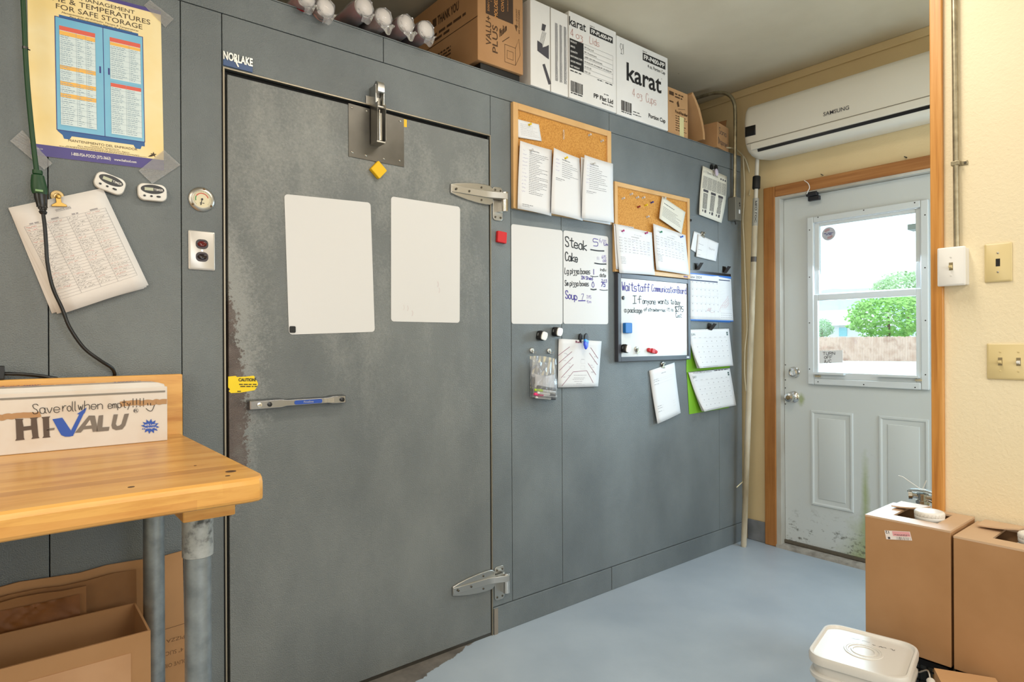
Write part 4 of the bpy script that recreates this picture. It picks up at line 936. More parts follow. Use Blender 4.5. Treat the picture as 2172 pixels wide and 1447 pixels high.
# cords
P = smooth_path([W(x, y, .045) for x, y in ((47, -40), (49, 0), (52, 60), (55, 130), (61, 210), (70, 300), (78, 366))], 10)
gc = thing('extension_lead', P[-1], 'green extension cord hanging down over the poster with its socket end', 'cord')
e = MB(); e.tube(P, .0058, 12); build('cable', e, M_CORDG, gc)
q = W(53.5, 102, .045); e = MB(); e.tube([q + Vector((0, 0, .003)), q - Vector((0, 0, .003))], .0068, 10); e.tube([q, q + Vector((.010, -.004, -.004))], .0015, 6); build('cable_tie', e, M_BLACKP, gc)
def stack(pts, n=16, asp=.7):           # oval sections between points ((px, py, half width m))
    out = []
    for px, py, w in pts:
        c = W(px, py, .045); out.append([(c.x + w * math.cos(a), c.y + asp * w * math.sin(a), c.z) for a in [2 * math.pi * i / n for i in range(n)]])
    return out
e = MB(); e.loft(stack([(79, 361, .0105), (79.5, 364, .0112), (79.5, 369, .0112), (79.8, 370, .009), (80, 372, .0135), (81, 385, .0160), (83, 398, .0180), (84, 406, .0178), (85, 412, .0160)])); so = build('socket', e, M_CORDG, gc)
c = W(83, 404, .062); e = MB(wallF(c.x, c.z, c.y)); e.box(-.008, .008, -.003, .002, -.004, .002); build('window', e, mat('pale_green', '#7aa06a', .4), so)
P = smooth_path([W(x, y, o) for x, y, o in ((91, 450, .045), (95, 480, .045), (98, 520, .044), (101, 560, .043), (112, 610, .042), (132, 655, .042), (148, 695, .042), (178, 738, .04), (213, 765, .035), (236, 780, .022), (243, 792, .012), (242, 800, .0070), (240, 815, .0065))], 8)
pc = thing('power_cord', P[0], 'black power cord plugged into the green socket and dropping behind the table', 'cord')
e = MB(); e.tube(P, .0046, 12); build('cable', e, M_BLACKP, pc)
e = MB(); e.loft(stack([(86, 412, .0148), (86.5, 420, .0145), (88, 430, .0128), (89, 437, .0118), (89.5, 440, .0125), (90, 441, .0098), (90.5, 444, .0098), (90.6, 445, .0075), (91, 448, .0075), (91.1, 449, .0095), (91.5, 452, .0085), (92, 455, .006)])); build('plug', e, M_BLACKP, pc)
P = smooth_path([W(x, y, o) for x, y, o in ((2, 793, .03), (25, 793, .03), (60, 795, .020), (95, 799, .010), (130, 806, .0066), (160, 815, .0065))], 8)
p2 = thing('power_cord', P[0], 'black cord lying behind the table back board at the left picture edge', 'cord')
e = MB(); e.tube(P, .0046, 12); build('cable', e, M_BLACKP, p2)
q = W(-2, 793, .03); e = MB(wallF(q.x, q.z, -.03)); e.box(-.022, .011, 1.1395 - q.z, 1.1395 - q.z + .034, -.014, .014); build('plug', e, M_BLACKP, p2, bevel=.002)
# kitchen timers
def timer(px, py, rot, w, label):
    c = W(px, py); t = thing('kitchen_timer', (c.x, -.006, c.z - w * .3), label, 'timer', 'kitchen timers on the cooler wall')
    f = wallF(c.x, c.z, -.001, rot); k = w / .078
    def R2(a, b, r): return rrect(a * k, b * k, r * k, 5)
    e = MB(f); e.loft([[(x, y, z) for x, y in R2(a, b, r)] for a, b, r, z in ((.070, .044, .014, 0), (.076, .050, .017, .004), (.078, .052, .018, .010), (.074, .048, .017, .0155), (.066, .040, .014, .017))]); build('case', e, M_PLW, t)
    e = MB(f @ Matrix.Translation((0, .008 * k, 0))); e.loft([[(.031 * k * math.cos(a) , .0135 * k * math.sin(a), z) for a in [2 * math.pi * i / 28 for i in range(28)]] for z in (.0165, .0176)]); build('face', e, mat('timer_black', '#1d1d1f', .3), t)
    e = MB(f); e.box(-.021 * k, .002 * k, .0035 * k, .0125 * k, .0172, .0180); build('screen', e, mat('lcd', '#b9bda4', .3), t)
    SS = Surf(*[f @ Vector(v) for v in ((.003 * k, .013 * k, .0176), (.029 * k, .013 * k, .0176), (.029 * k, .003 * k, .0176), (.003 * k, .003 * k, .0176))])
    e = MB(); type_(e, SS, 'TIMER', .02, .96, .85, .65, bold=.01, h=.0004); build('lettering', e, M_WCART, t, sharp=0)
    for x, w_ in ((-.022, .0034), (-.004, .0034), (.015, .0058)):
        e = MB(f @ Matrix.Translation((x * k, -.0125 * k, 0))); e.loft([[(w_ * k * s * math.cos(a), .0026 * k * s * math.sin(a), z) for a in [2 * math.pi * i / 16 for i in range(16)]] for z, s in ((.0165, 1), (.019, 1), (.0195, .8))]); build('button', e, M_BLACKP, t)
timer(232, 391, math.radians(-17), .075, 'white kitchen timer tilted, the upper left of the two')
timer(321.5, 410, math.radians(2), .076, 'white kitchen timer hanging level, right of the tilted one')
# waste log on its round clip
W_pts = [(17.5, 441), (217.8, 399), (314.7, 605), (132, 666)]
wl = None
for k, (dx, pts) in enumerate(((0, [(19, 444), (217, 402), (306, 612), (110, 665)]), (1, [(18, 443), (217, 400), (311, 609), (121, 666)]), (2, W_pts))):
    S = surf_px(pts, .004 + .0025 * k, bulge=lambda u, v, k=k: .003 * k * (v ** 2) * (1 - .5 * u) + .0005)
    if wl is None: wl = thing('waste_log', S(.5, 1), 'stack of waste log sheets hanging askew from a round clip', 'papers')
    build('sheet', sheet_mesh(S, 6, 8), M_PAPER, wl, solid=.0005, sharp=60)
e = MB(); type_(e, S, 'WASTE LOG', .42, .585, .115, .017, bold=.02, h=.0008); rect(e, S, .42, .585, .119, .121, .0008)
cols = (.055, .28, .50, .70, .93); t0, t1 = .185, .875
for cc in cols: ribbon(e, S, [(cc, t0), (cc, t1)], .0007)
for i in range(26): ribbon(e, S, [(cols[0], t0 + (t1 - t0) * i / 25), (cols[-1], t0 + (t1 - t0) * i / 25)], .0005)
for a, b in zip(cols[:-1], cols[1:]): words(e, S, a + .06, b - .07, t0 - .012, .012)
build('printed_table', e, M_FAINT, wl, sharp=0)
e = MB(); er = MB()
for i in range(24):
    for j, (a, b) in enumerate(zip(cols[:-1], cols[1:])):
        if j == 0 and i > 21: continue
        tgt = er if rnd.random() < .2 else e
        scrawl(tgt, S, a + .012, a + .012 + (b - a) * rnd.uniform(.35, .8), t0 + (t1 - t0) * (i + .55) / 25, .010, .0007)
build('handwriting', e, M_PRINT, wl, sharp=0); build('red_handwriting', er, M_REDINK, wl, sharp=0)
M_BRASS = mat('brass_plated', '#b08d4d', .3, 1.0)
c = W(121, 417); cl = thing('round_clip', (c.x, -.012, c.z - .02), 'brass coloured round magnet clip holding the waste log', 'clip')
e = MB(wallF(c.x, c.z, -.001)); e.lathe([(.0158, 0), (.016, .003), (.0145, .006), (.008, .007), (.007, .005)], 28); build('magnet', e, mat('cream_brass', '#d2b683', .3, .7), cl)
e = MB(wallF(c.x + .002, c.z - .008, -.012, math.radians(6))); e.prism([(-.006, .008), (.006, .008), (.006, -.010), (.017, -.016), (.017, -.021), (-.017, -.021), (-.017, -.016), (-.006, -.010)], 0, .003); e.lathe([(.0065, .0), (.0065, .005), (.003, .006)], 16, (.001, .006)); build('jaw', e, M_BRASS, cl, bevel=.001)
# dial thermometer
c = W(427.5, 423.5); dt = thing('dial_thermometer', (c.x, -.01, c.z - .036), 'round dial thermometer with a chrome bezel beside the cooler door', 'thermometer')
f = wallF(c.x, c.z, -.0005)
e = MB(f); e.lathe([(.037, 0), (.0375, .002), (.035, .005), (.029, .0075), (.0265, .008), (.0265, .005)], 40); build('bezel', e, M_STEEL, dt)
e = MB(f); e.lathe([(.0265, .003), (.0265, .0055)], 40); build('dial', e, mat('dial_face', '#dcd3b4', .5), dt)
SS = Surf(*[f @ Vector(v) for v in ((-.0265, .0265, .0056), (.0265, .0265, .0056), (.0265, -.0265, .0056), (-.0265, -.0265, .0056))])
for nm, cc, a0, a1 in (('red_scale', '#c4513f', 20, 150), ('green_scale', '#3f8a55', 155, 200)):
    e = MB(); ribbon(e, SS, [(.5 + .34 * math.cos(math.radians(a)), .5 - .34 * math.sin(math.radians(a))) for a in range(a0, a1, 8)], .0028, .0003); build(nm, e, mat(nm, cc, .5), dt, sharp=0)
e = MB()
for a in range(-40, 225, 12): ribbon(e, SS, [(.5 + .40 * math.cos(math.radians(a)), .5 - .40 * math.sin(math.radians(a))), (.5 + .45 * math.cos(math.radians(a)), .5 - .45 * math.sin(math.radians(a)))], .0007, .0003)
words(e, SS, .38, .62, .72, .04); build('dial_print', e, M_PRINT, dt, sharp=0)
e = MB(f); e.prism([(-.001, 0), (-.005, -.018), (-.002, -.018), (.0012, .004)], .006, .0066); e.lathe([(.003, .0055), (.003, .0075)], 12); build('needle', e, M_BLACKP, dt)
e = MB(f)
for a in (80, 215, 325): e.lathe([(.0035, .004), (.0035, .0075), (.002, .0082)], 12, (.0315 * math.cos(math.radians(a)), .0315 * math.sin(math.radians(a))))
build('screw', e, mat('brown_screw', '#6b5943', .4, .8), dt)
# pilot light plate
c = W(427.5, 532); pp = thing('pilot_light_plate', (c.x, -.004, c.z - .06), 'steel wall plate with a red and a dark pilot light', 'switch plate')
f = wallF(c.x, c.z, -.0005); e = MB(f); e.loft([[(a, b, 0) for a, b in rrect(.074, .118, .003)], [(a, b, .003) for a, b in rrect(.074, .118, .003)], [(a, b, .0055) for a, b in rrect(.066, .110, .003)]]); build('plate', e, mat('brushed_plate', '#c9c5c0', .35, .55), pp)
for y, cc, nm in ((.0195, '#5c0d10', 'red_lens'), (-.0195, '#1b1013', 'dark_lens')):
    e = MB(f @ Matrix.Translation((0, y, 0))); e.prism([(x, yy) for x, yy in rrect(.035, .029, .012)], .005, .0065); build('opening', e, mat('dark_bakelite', '#2a1716', .35), pp)
    e = MB(f @ Matrix.Translation((0, y, 0))); e.loft([[(s * .013 * math.cos(a), s * .0085 * math.sin(a), z) for a in [2 * math.pi * i / 20 for i in range(20)]] for s, z in ((1, .006), (1, .009), (.7, .011))]); build(nm, e, mat(nm, cc, .12), pp)
e = MB(f); e.lathe([(.003, .005), (.003, .0066)], 12); build('screw', e, M_CHROME, pp)
# maker's badge
q0 = W(472, 133); q1 = W(535, 154); bx0, bx1 = q0.x + .001, q1.x
bd = thing('maker_badge', ((bx0 + bx1) / 2, -.004, 2.099), 'small blue and silver name badge above the corner of the cooler door', 'badge')
e = MB(); e.box(bx0, bx1, -.004, -.0005, 2.098, 2.121); build('plate', e, mat('badge_blue', '#34507e', .35), bd, bevel=.0005)
SS = Surf(Vector((bx0, -.0045, 2.146)), Vector((bx1, -.0045, 2.146)), Vector((bx1, -.0045, 2.098)), Vector((bx0, -.0045, 2.098)))
v, f_ = font_mesh('NORLAKE', .01); e = MB(); type_(e, SS, 'NORLAKE', .0, 1.0, .60, .50, bold=.03, h=.0015); ribbon(e, SS, [(.37, .40), (.50, .86)], .0045, .0016, False); lt = build('lettering', e, mat('badge_silver', '#e4e2dc', .3, .3), bd, sharp=0, solid=.003)

# ------------------------------------------------------------------ magnetic sheets and magnets on the cooler door and wall
def wb_sheet(pts, off, label, r=.012, grp=None):
    S = surf_px(pts, off); t = thing('dry_erase_sheet', S(.5, 1), label, 'whiteboard', grp)
    vs = [S(x / S.w + .5, .5 - y / S.h) for x, y in rrect(S.w, S.h, r)]; e = MB(); e.add(vs, [tuple(range(len(vs)))]); build('sheet', e, M_BOARD, t, sharp=0, solid=.0008); return t, S
M_SMUDGE = mat('marker_smudge', '#cfc6c6', .5)
t, S = wb_sheet([(603, 411.5), (786, 430), (795, 704), (613, 710)], .0055, 'blank dry erase sheet on the cooler door, the left one with a black square')
t, S = wb_sheet([(829.5, 416.5), (976, 439), (975, 685), (829.5, 682)], .0055, 'smudged blank dry erase sheet on the cooler door, right of the larger one')
for s, tt, w in ((.29, .93, .004), (.225, .89, .003), (.17, .885, .002), (.66, .68, .005), (.68, .73, .003)):
    e = MB(); ribbon(e, S, [(s, tt - .02), (s + .01, tt), (s, tt + .02)], w, .0004); build('smudge', e, M_SMUDGE, t, sharp=0)
t, S = wb_sheet([(1084.3, 475), (1193.3, 489), (1193.3, 688), (1085, 687)], .0015, 'blank dry erase sheet on the wall under the cork board')
t, S = wb_sheet([(1195, 488.5), (1290, 502), (1290, 688), (1195, 687)], .0015, 'dry erase stock list reading steak, cake, pizza boxes, soup')
e = MB()
hand(e, S, 'Steak', .04, .50, .165, .10, .0062, .05); hand(e, S, 'Cake', .04, .30, .318, .085, .0062, .03); hand(e, S, 'Lg pizza boxes', .03, .575, .462, .062, .0042, -.03); hand(e, S, 'Sm pizza boxes', .03, .545, .590, .055, .0040, -.02)
hand(e, S, 'indiv', .81, .95, .40, .035, .0028); hand(e, S, 'date', .80, .94, .465, .04, .0032)
for a, b, t_ in ((.59, .90, .172), (.68, .95, .318), (.59, .76, .466), (.595, .72, .612), (.80, .985, .612)): ribbon(e, S, [(a, t_), ((a + b) / 2, t_ + .004), (b, t_ - .002)], .006 if t_ < .35 or a > .592 and b < .75 else .0035, .0009)
build('black_writing', e, M_INK, t, sharp=0)
e = MB(); hand(e, S, '5', .655, .755, .125, .078, .0040); hand(e, S, '1', .655, .67, .445, .055, .0050); hand(e, S, 'IN Shed', .38, .635, .508, .034, .0036); hand(e, S, '0', .62, .67, .59, .062, .0040); hand(e, S, 'Soup', .045, .285, .725, .080, .0056, .06); hand(e, S, '7', .385, .435, .735, .062, .0030); ribbon(e, S, [(.32, .747), (.47, .742)], .0050)
hand(e, S, '75', .835, .925, .572, .045, .0050); hand(e, S, '7/13', .84, .965, .525, .03, .0030); hand(e, S, 'Lm', .90, .985, .105, .03, .0036); build('purple_writing', e, M_PURPLE, t, sharp=0)
e = MB(); hand(e, S, '6/15', .79, .95, .070, .042, .0026, .15); hand(e, S, '11', .735, .79, .278, .035, .0022); hand(e, S, '6/15', .85, .945, .255, .036, .0024); hand(e, S, 'OR', .87, .95, .298, .030, .0026); hand(e, S, '7/15', .50, .60, .715, .032, .0024); hand(e, S, 'tm', .50, .60, .765, .028, .0028); build('faded_writing', e, M_LILAC, t, sharp=0)

def magnet_block(px, py, w, h, d, rot, m, name, label, cat, off=.004, bev=.003):
    c = W(px, py, off); e = MB(wallF(c.x, c.z, -off, rot)); e.prism(rrect(w, h, .004), 0, d)
    return tag(build(name, e, m, bevel=bev, org=(c.x, -off, c.z - h / 2)), label, cat)
magnet_block(799.5, 362, .047, .047, .018, math.radians(48), M_YEL, 'magnet_eraser', 'yellow square magnetic eraser turned on its corner below the door closer', 'magnet')
magnet_block(1061, 504, .049, .048, .016, math.radians(-4), mat('red_foam', '#c81d22', .5), 'magnet_eraser', 'red square magnetic eraser under the upper hinge', 'magnet', .001)
magnet_block(620.5, 699, .020, .022, .002, 0, M_BLACK, 'magnet_square', 'small black square magnet at the lower left corner of the door sheet', 'magnet', .0064, 0)
magnet_block(1464.8, 467.5, .014, .014, .004, 0, M_BLACKP, 'round_magnet', 'tiny black magnet dot right of the smaller cork board', 'magnet', .001, .002)
S = surf_px([(856.5, 252.5), (863, 254), (863, 270), (856.5, 269)], .0045); tag(build('yellow_tape', sheet_mesh(S), mat('yellow_tape', '#e6b911', .5), sharp=0, solid=.0004), 'small strip of yellow tape beside the closer plate', 'tape')
P = [(484, 799), (500, 797.5), (503, 800), (522, 799), (538, 797), (541, 800), (539, 803), (545, 808), (547.5, 815), (545, 821), (540, 828), (528, 830), (510, 833), (490, 834), (485, 830), (488, 826), (484, 822)]
q = [W(x, y, .0045) for x, y in P]; e = MB(); e.add(q, [tuple(range(len(q)))[::-1]]); cs_ = thing('caution_sticker', (sum(q, Vector()) / len(q)), 'torn yellow caution sticker above the latch handle', 'sticker')
build('sticker', e, mat('yellow_vinyl', '#f0d000', .45), cs_, sharp=0, solid=.0004)
S = surf_px([(484, 797), (547, 797), (547, 834), (484, 834)], .0052); e = MB(); type_(e, S, 'CAUTION!', .34, .93, .32, .17, bold=.03); words(e, S, .36, .95, .50, .05); words(e, S, .40, .97, .62, .05); words(e, S, .30, .42, .90, .05); build('lettering', e, M_INK, cs_, sharp=0)

# ------------------------------------------------------------------ cork boards
def cork(x0, x1, z0, z1, fw, label):
    t = thing('cork_board', ((x0 + x1) / 2, -.01, z0), label, 'cork board'); d = .019
    e = MB(); e.box(x0, x0 + fw, -d, -.0005, z0, z1); e.box(x1 - fw, x1, -d, -.0005, z0, z1); e.box(x0 + fw, x1 - fw, -d, -.0005, z0, z0 + fw); e.box(x0 + fw, x1 - fw, -d, -.0005, z1 - fw, z1); build('frame', e, M_PINE, t, sharp=0, bevel=.002)
    e = MB(); e.box(x0 + fw, x1 - fw, -.011, -.001, z0 + fw, z1 - fw); build('cork_panel', e, M_CORK, t, sharp=0); return t
cork(1.709, 2.332, 1.800, 2.257, .028, 'larger cork board with a pale wood frame, up under the white cartons')
c2b = cork(2.356, 2.978, 1.571, 2.018, .022, 'smaller cork board with a pale wood frame above the framed whiteboard')
e = MB(wallF(2.935, 1.581, -.0195)); e.box(-.018, .018, -.004, .004, 0, .0008); build('maker_mark', e, mat('violet_stamp', '#6d5a86', .6), c2b, sharp=0)
def curl(a, b=0, c=0): return lambda u, v: a * v * v * (1 - .5 * u) + b * (1 - v) * (1 - u) ** 2 + c * math.sin(u * 3.1) * v + .0004
def paper(pts, off, label, cat='paper', m=None, bulge=None, grp=None, name='paper_sheet', nu=8, nv=10):
    S = surf_px(pts, off, bulge or curl(.006, .004)); t = thing(name, S(.5, 1), label, cat, grp)
    build('sheet', sheet_mesh(S, nu, nv), m or M_PAPERC, t, solid=.0005, sharp=60); return t, S
t, S = paper([(1095.7, 253), (1143, 264), (1148, 300), (1097.7, 292)], .0125, 'small handwritten note at the top left of the larger cork board', 'note', name='paper_note')
e = MB()
for i in range(7): scrawl(e, S, .12, rnd.uniform(.6, .95), .22 + .1 * i, .03, .0009)
build('handwriting', e, M_FAINT, t, sharp=0)
def tasks(pts, off, label, n, sx, first, bold=False, extra=None):
    t, S = paper(pts, off, label, 'paper', bulge=curl(.012, .012, .006), grp='task lists pinned to the larger cork board')
    e = MB(); type_(e, S, 'Daily Cleaning Duties', sx, sx + .30, first, .016, bold=.02)
    for i in range(n): words(e, S, sx, rnd.uniform(sx + .22, .92), first + .035 + i * .0262 * (1 if n > 15 else 1.2), .0065)
    words(e, S, .12, .42, first + .05 + n * .032, .008); words(e, S, .12, .32, first + .075 + n * .032, .006); build('printed_list', e, M_LIST, t, sharp=0)
    e = MB()
    for i in range(n // 2): scrawl(e, S, .10, rnd.uniform(.18, .27), first + .02 + i * .055, .014, .0010)
    build('initials', e, M_LILAC, t, sharp=0); return t, S
paper([(1232, 333), (1298, 351), (1294, 477), (1230, 466)], .021, 'hidden back sheet showing below the right hand task list', bulge=curl(.004))
tasks([(1171, 315), (1229, 336), (1234, 469), (1165, 453.5)], .026, 'middle typed task list on the larger cork board, under a yellow pin', 8, .33, .13)
tasks([(1099.5, 300), (1171, 318.5), (1167.4, 459), (1094, 443.5)], .0225, 'left typed task list on the larger cork board, the longest list', 24, .30, .10)
tasks([(1236, 330), (1300, 347.5), (1300, 473), (1230, 464)], .030, 'right typed task list on the larger cork board, overhanging its frame', 12, .20, .12)
def pin(px, py, off, m, label, grp=None):
    c = W(px, py, off); t = thing('push_pin', (c.x, -off, c.z), label, 'push pin', grp); dv = Vector((.0, -1, .12)).normalized()
    e = MB(); pts = [Vector((c.x, -off, c.z)) + dv * d for d in (0, .0012, .0012, .004, .009, .011, .011, .0135, .0145)]
    e.tube(pts, .004, 14, rad=[.0050, .0050, .0032, .0026, .0034, .0040, .0052, .0055, .004]); build('head', e, m, t)
    e = MB(); e.tube([Vector((c.x, -off + .002, c.z)) + dv * .001, Vector((c.x, -off + .008, c.z - .001))], .0006, 6); build('needle', e, M_STEEL, t)
G1 = 'push pins on the cork boards'
M_YP = col('yellow_plastic', '#e3c400'); M_MAG = col('magenta_plastic', '#a60d6d'); M_GRP = col('green_plastic', '#0c7a55'); M_DRED = col('dark_red_plastic', '#85091f'); M_DBL = col('dark_blue_plastic', '#1b2a86')
for px, py, off, m, lb in ((1122, 265, .014, M_YP, 'yellow push pin in the small handwritten note'), (1199, 336, .031, M_YP, 'yellow push pin in the middle task list'), (1126, 320, .031, M_CLEARPIN, 'clear push pin in the left task list'), (1258, 348, .040, M_CLEARPIN, 'clear push pin in the right task list'),
    (1249, 287, .012, M_CLEARPIN, 'clear push pin in bare cork, the upper one at the right of the larger board'), (1275, 300, .012, M_CLEARPIN, 'clear push pin in bare cork near the right frame of the larger board'),
    (1320, 421.5, .012, M_CLEARPIN, 'clear push pin furthest left on the smaller cork board'), (1337, 412.5, .012, M_CLEARPIN, 'clear push pin highest on the smaller cork board'), (1350, 419.5, .012, M_CLEARPIN, 'clear push pin just right of the highest one on the smaller cork board'), (1363, 420, .012, M_CLEARPIN, 'clear push pin left of the dark blue one'), (1372, 460.5, .012, M_CLEARPIN, 'clear push pin lowest in the bare cork of the smaller board'),
    (1353, 439.5, .012, M_DRED, 'dark red push pin in bare cork of the smaller board'), (1368.5, 436, .012, M_YP, 'yellow push pin in bare cork of the smaller board'), (1381, 430, .012, M_DBL, 'dark blue push pin in bare cork of the smaller board'),
    (1319, 490.5, .025, M_MAG, 'magenta push pin at the left of the left schedule'), (1369, 495, .025, M_MAG, 'magenta push pin at the right of the left schedule'), (1399.5, 493, .027, M_GRP, 'green push pin in the right schedule'), (1444, 503, .027, mat('blue_pin', '#1658c0', .3), 'bright blue push pin in the right schedule'), (1408, 421, .023, M_CLEARPIN, 'clear push pin in the tilted typed letter')):
    pin(px, py, off, m, lb, G1)
c = W(1195.5, 286, .013); e = MB(); L_ = .020
pc_ = [(-.003, .012), (-.003, -.016), (0, -.0195), (.003, -.016), (.003, .018), (0, .0215), (-.0045, .018), (-.0045, -.010)]
e.tube(smooth_path([Vector((c.x + a, -.013 - .001 * i / 4, c.z + b)) for i, (a, b) in enumerate(pc_)], 5), .0007, 6); tag(build('paper_clip', e, M_STEEL), 'paper clip hanging in the middle of the larger cork board', 'paper clip')
# sheets on the smaller board
t, S = paper([(1404, 417), (1454, 450), (1444, 496), (1395, 464)], .0205, 'typed letter pinned at a slant on the smaller cork board', 'letter', M_PAPERY, curl(.010, .002))
e = MB(); words(e, S, .12, .55, .22, .025); 
for i in range(7): words(e, S, .10, rnd.uniform(.6, .92), .38 + .065 * i, .013)
build('print', e, M_PRINT, t, sharp=0)
t, S = paper([(1301.7, 474.5), (1344, 482), (1340, 575), (1306, 571)], .0205, 'spiral torn sheet behind the left schedule', 'paper', bulge=curl(.002))
e = MB()
for i in range(13): rect(e, S, .03 + i * .075, .07 + i * .075, .012, .030)
build('torn_edge', e, M_PRINT, t, sharp=0)
for pts, off, lb, two in (([(1305, 476), (1382.6, 493.5), (1387.4, 584), (1310.6, 579.5)], .0235, 'left weekly schedule on the smaller cork board with magenta pins', False), ([(1384.5, 474.5), (1454, 499), (1460, 583.5), (1389, 573)], .026, 'right weekly schedule on the smaller cork board with green and blue pins', True)):
    t, S = paper(pts, off, lb, 'schedule', bulge=curl(.010, .003, .003), grp='weekly schedules on the smaller cork board')
    e = MB(); scrawl(e, S, .48, .70, .14, .018, .0012); type_(e, S, 'WAITRESSES' if not two else 'KITCHEN', .40, .62, .205, .018, bold=.02)
    for blk, n in (((.25, 4), (.52, 3)) if two else ((.25, 6),)):
        if isinstance(blk, tuple): blk, n = blk
        for i in range(n):
            tt = blk + i * .058; words(e, S, .06, .15, tt, .011)
            for j in range(7): words(e, S, .20 + j * .105, .20 + j * .105 + rnd.uniform(.04, .08), tt, .010)
            ribbon(e, S, [(.05, tt + .03), (.95, tt + .03)], .0004)
    for i in range(5): words(e, S, .07, .20, .66 + i * .032, .010)
    build('printed_table', e, M_FAINT, t, sharp=0)
    e = MB()
    for i in range(12): s_ = .22 + .105 * rnd.randrange(1, 7); scrawl(e, S, s_, s_ + .07, .28 + .05 * rnd.randrange(0, 5), .012, .0009)
    build('handwriting', e, M_LILAC, t, sharp=0)

# ------------------------------------------------------------------ clips, hooks, bag of pens, seating chart
def oval(w, h, n=20): return [(w * math.cos(2 * math.pi * i / n), h * math.sin(2 * math.pi * i / n)) for i in range(n)]
def bw_clip(px, py, rot, label, off=.001):
    c = W(px, py, off); t = thing('magnetic_clip', (c.x, -off, c.z - .02), label, 'clip', 'black and white magnetic clips'); f = wallF(c.x, c.z, -off, rot)
    e = MB(f); e.loft([[(x - .006, y, z) for x, y in rrect(w, h, .009)] for w, h, z in ((.036, .038, 0), (.038, .042, .006), (.034, .042, .020), (.026, .036, .026))]); build('body', e, M_BLACKP, t)
    e = MB(f @ Matrix.Translation((0, 0, .024)) @ Matrix.Rotation(math.radians(8), 4, 'Y')); e.loft([[(x, y, z) for x, y in P] for z, k in ((0, .94), (.0015, 1), (.0045, 1), (.006, .93)) for P in [[(a * k, b * k) for a, b in ((-.019, -.014), (-.015, -.019), (.006, -.019), (.013, -.016), (.019, -.004), (.020, .006), (.018, .015), (.013, .019), (-.008, .019), (-.016, .014), (-.020, -.002))]]]); build('face', e, M_PLW, t, bevel=.001)
    e = MB(f); e.box(-.026, -.024, -.004, .008, .008, .014); build('tab', e, M_STEEL, t)
bw_clip(1146, 713, math.radians(-14), 'white faced magnetic clip below the blank wall sheet, the lower left one')
bw_clip(1178.5, 704.5, math.radians(-8), 'white faced magnetic clip below the blank wall sheet, the upper right one')
bw_clip(1324, 740, math.radians(-10), 'white faced magnetic clip at the bottom left of the framed whiteboard', .024)
def hook(px, py, label):
    c = W(px, py); t = thing('magnetic_hook', (c.x, -.01, c.z - .015), label, 'hook', 'magnetic hooks holding the bag'); f = wallF(c.x, c.z, -.0005)
    e = MB(f); e.lathe([(.012, 0), (.0125, .003), (.010, .006), (.004, .0065), (.004, .010)], 24); build('base', e, M_STEEL, t)
    e = MB(f); e.tube(smooth_path([Vector(q) for q in ((0, 0, .008), (0, -.006, .010), (.000, -.013, .014), (.0, -.015, .021), (0, -.010, .027), (.0, -.004, .028))]), .0016, 8); build('wire', e, M_CHROME, t)
hook(1127.5, 743.5, 'round magnetic hook holding the left side of the pen bag')
hook(1164, 744.5, 'round magnetic hook holding the right side of the pen bag')
bo = W(1156, 846, .02); bg_ = thing('plastic_bag', (bo.x, -.02, bo.z), 'clear plastic bag of markers hanging from two magnetic hooks', 'bag')
def bagpt(side):
    TL, TR, BR, BL = W(1128, 756, .02), W(1180, 761, .02), W(1181, 847, .02), W(1129, 843, .02)
    def fn(u, v):
        p = TL * (1 - u) * (1 - v) + TR * u * (1 - v) + BR * u * v + BL * (1 - u) * v
        thick = (.010 + .022 * math.sin(min(1, v * 1.15) * math.pi * .5) * (1 if v < .93 else (1 - (v - .93) / .07 * .6))) * (1 - (2 * u - 1) ** 4)
        w = .003 * math.sin(u * 9 + v * 5) * math.sin(v * 13 + u * 4) + .0015 * math.sin(u * 31 + 9 * v)
        if side > 0: p = p + Vector((0, -(thick + w), 0)); p.z -= .020 * math.sin(u * math.pi) * (1 - v) ** 2 * 1.2
        else: p = p + Vector((0, .012 + w * .3, 0)); p.z += .006 * math.sin(u * math.pi) * (1 - v) ** 3
        return p
    return fn
e = MB(); e.grid(bagpt(1), 24, 30); build('bag_front', e, M_BAG, bg_, sharp=70)
e = MB(); e.grid(bagpt(-1), 20, 24); build('bag_back', e, M_BAG, bg_, sharp=70)
S = surf_px([(1135, 793), (1180, 797), (1182, 826), (1136, 822)], .022, bulge=lambda u, v: .008 * math.sin(u * 5) * (1 - v)); e = MB(); e.grid(lambda u, v: S(u, v + .10 * math.sin(u * 4.2) * (1 - v)), 12, 6); tag(build('eraser_cloth', e, M_PAPERC, sharp=60, solid=.002), 'crumpled white cloth inside the pen bag', 'cloth')
def marker(x0, y0, x1, y1, off, r, mb_, mc, capfrac, label):
    a, b = W(x0, y0, off), W(x1, y1, off); t = thing('marker_pen', (a + b) / 2 - Vector((0, 0, r)), label, 'marker', 'markers in the plastic bag')
    e = MB(); e.tube([a.lerp(b, k) for k in (0, .02, 1 - capfrac)], r, 12, rad=[r * .8, r * .92, r * .92]); build('barrel', e, mb_, t)
    e = MB(); e.tube([a.lerp(b, k) for k in (1 - capfrac, .97, 1)], r, 12, rad=[r, r, r * .7]); build('cap', e, mc, t)
M_LIME = mat('lime_plastic', '#b9e01f', .35); M_PINK = mat('pink_plastic', '#ea3a78', .35); M_PENK = mat('dark_slate_plastic', '#2b3138', .35)
marker(1178, 832, 1134, 827, .031, .0062, M_PLW, M_LIME, .36, 'white marker with a lime green cap in the bag')
marker(1140, 833, 1178, 838.5, .040, .0058, M_PLW, M_PENK, .34, 'white marker with a dark cap lying across the bag')
marker(1180, 841, 1133, 836, .034, .0064, M_PLW, M_PINK, .38, 'white marker with a pink cap in the bag')
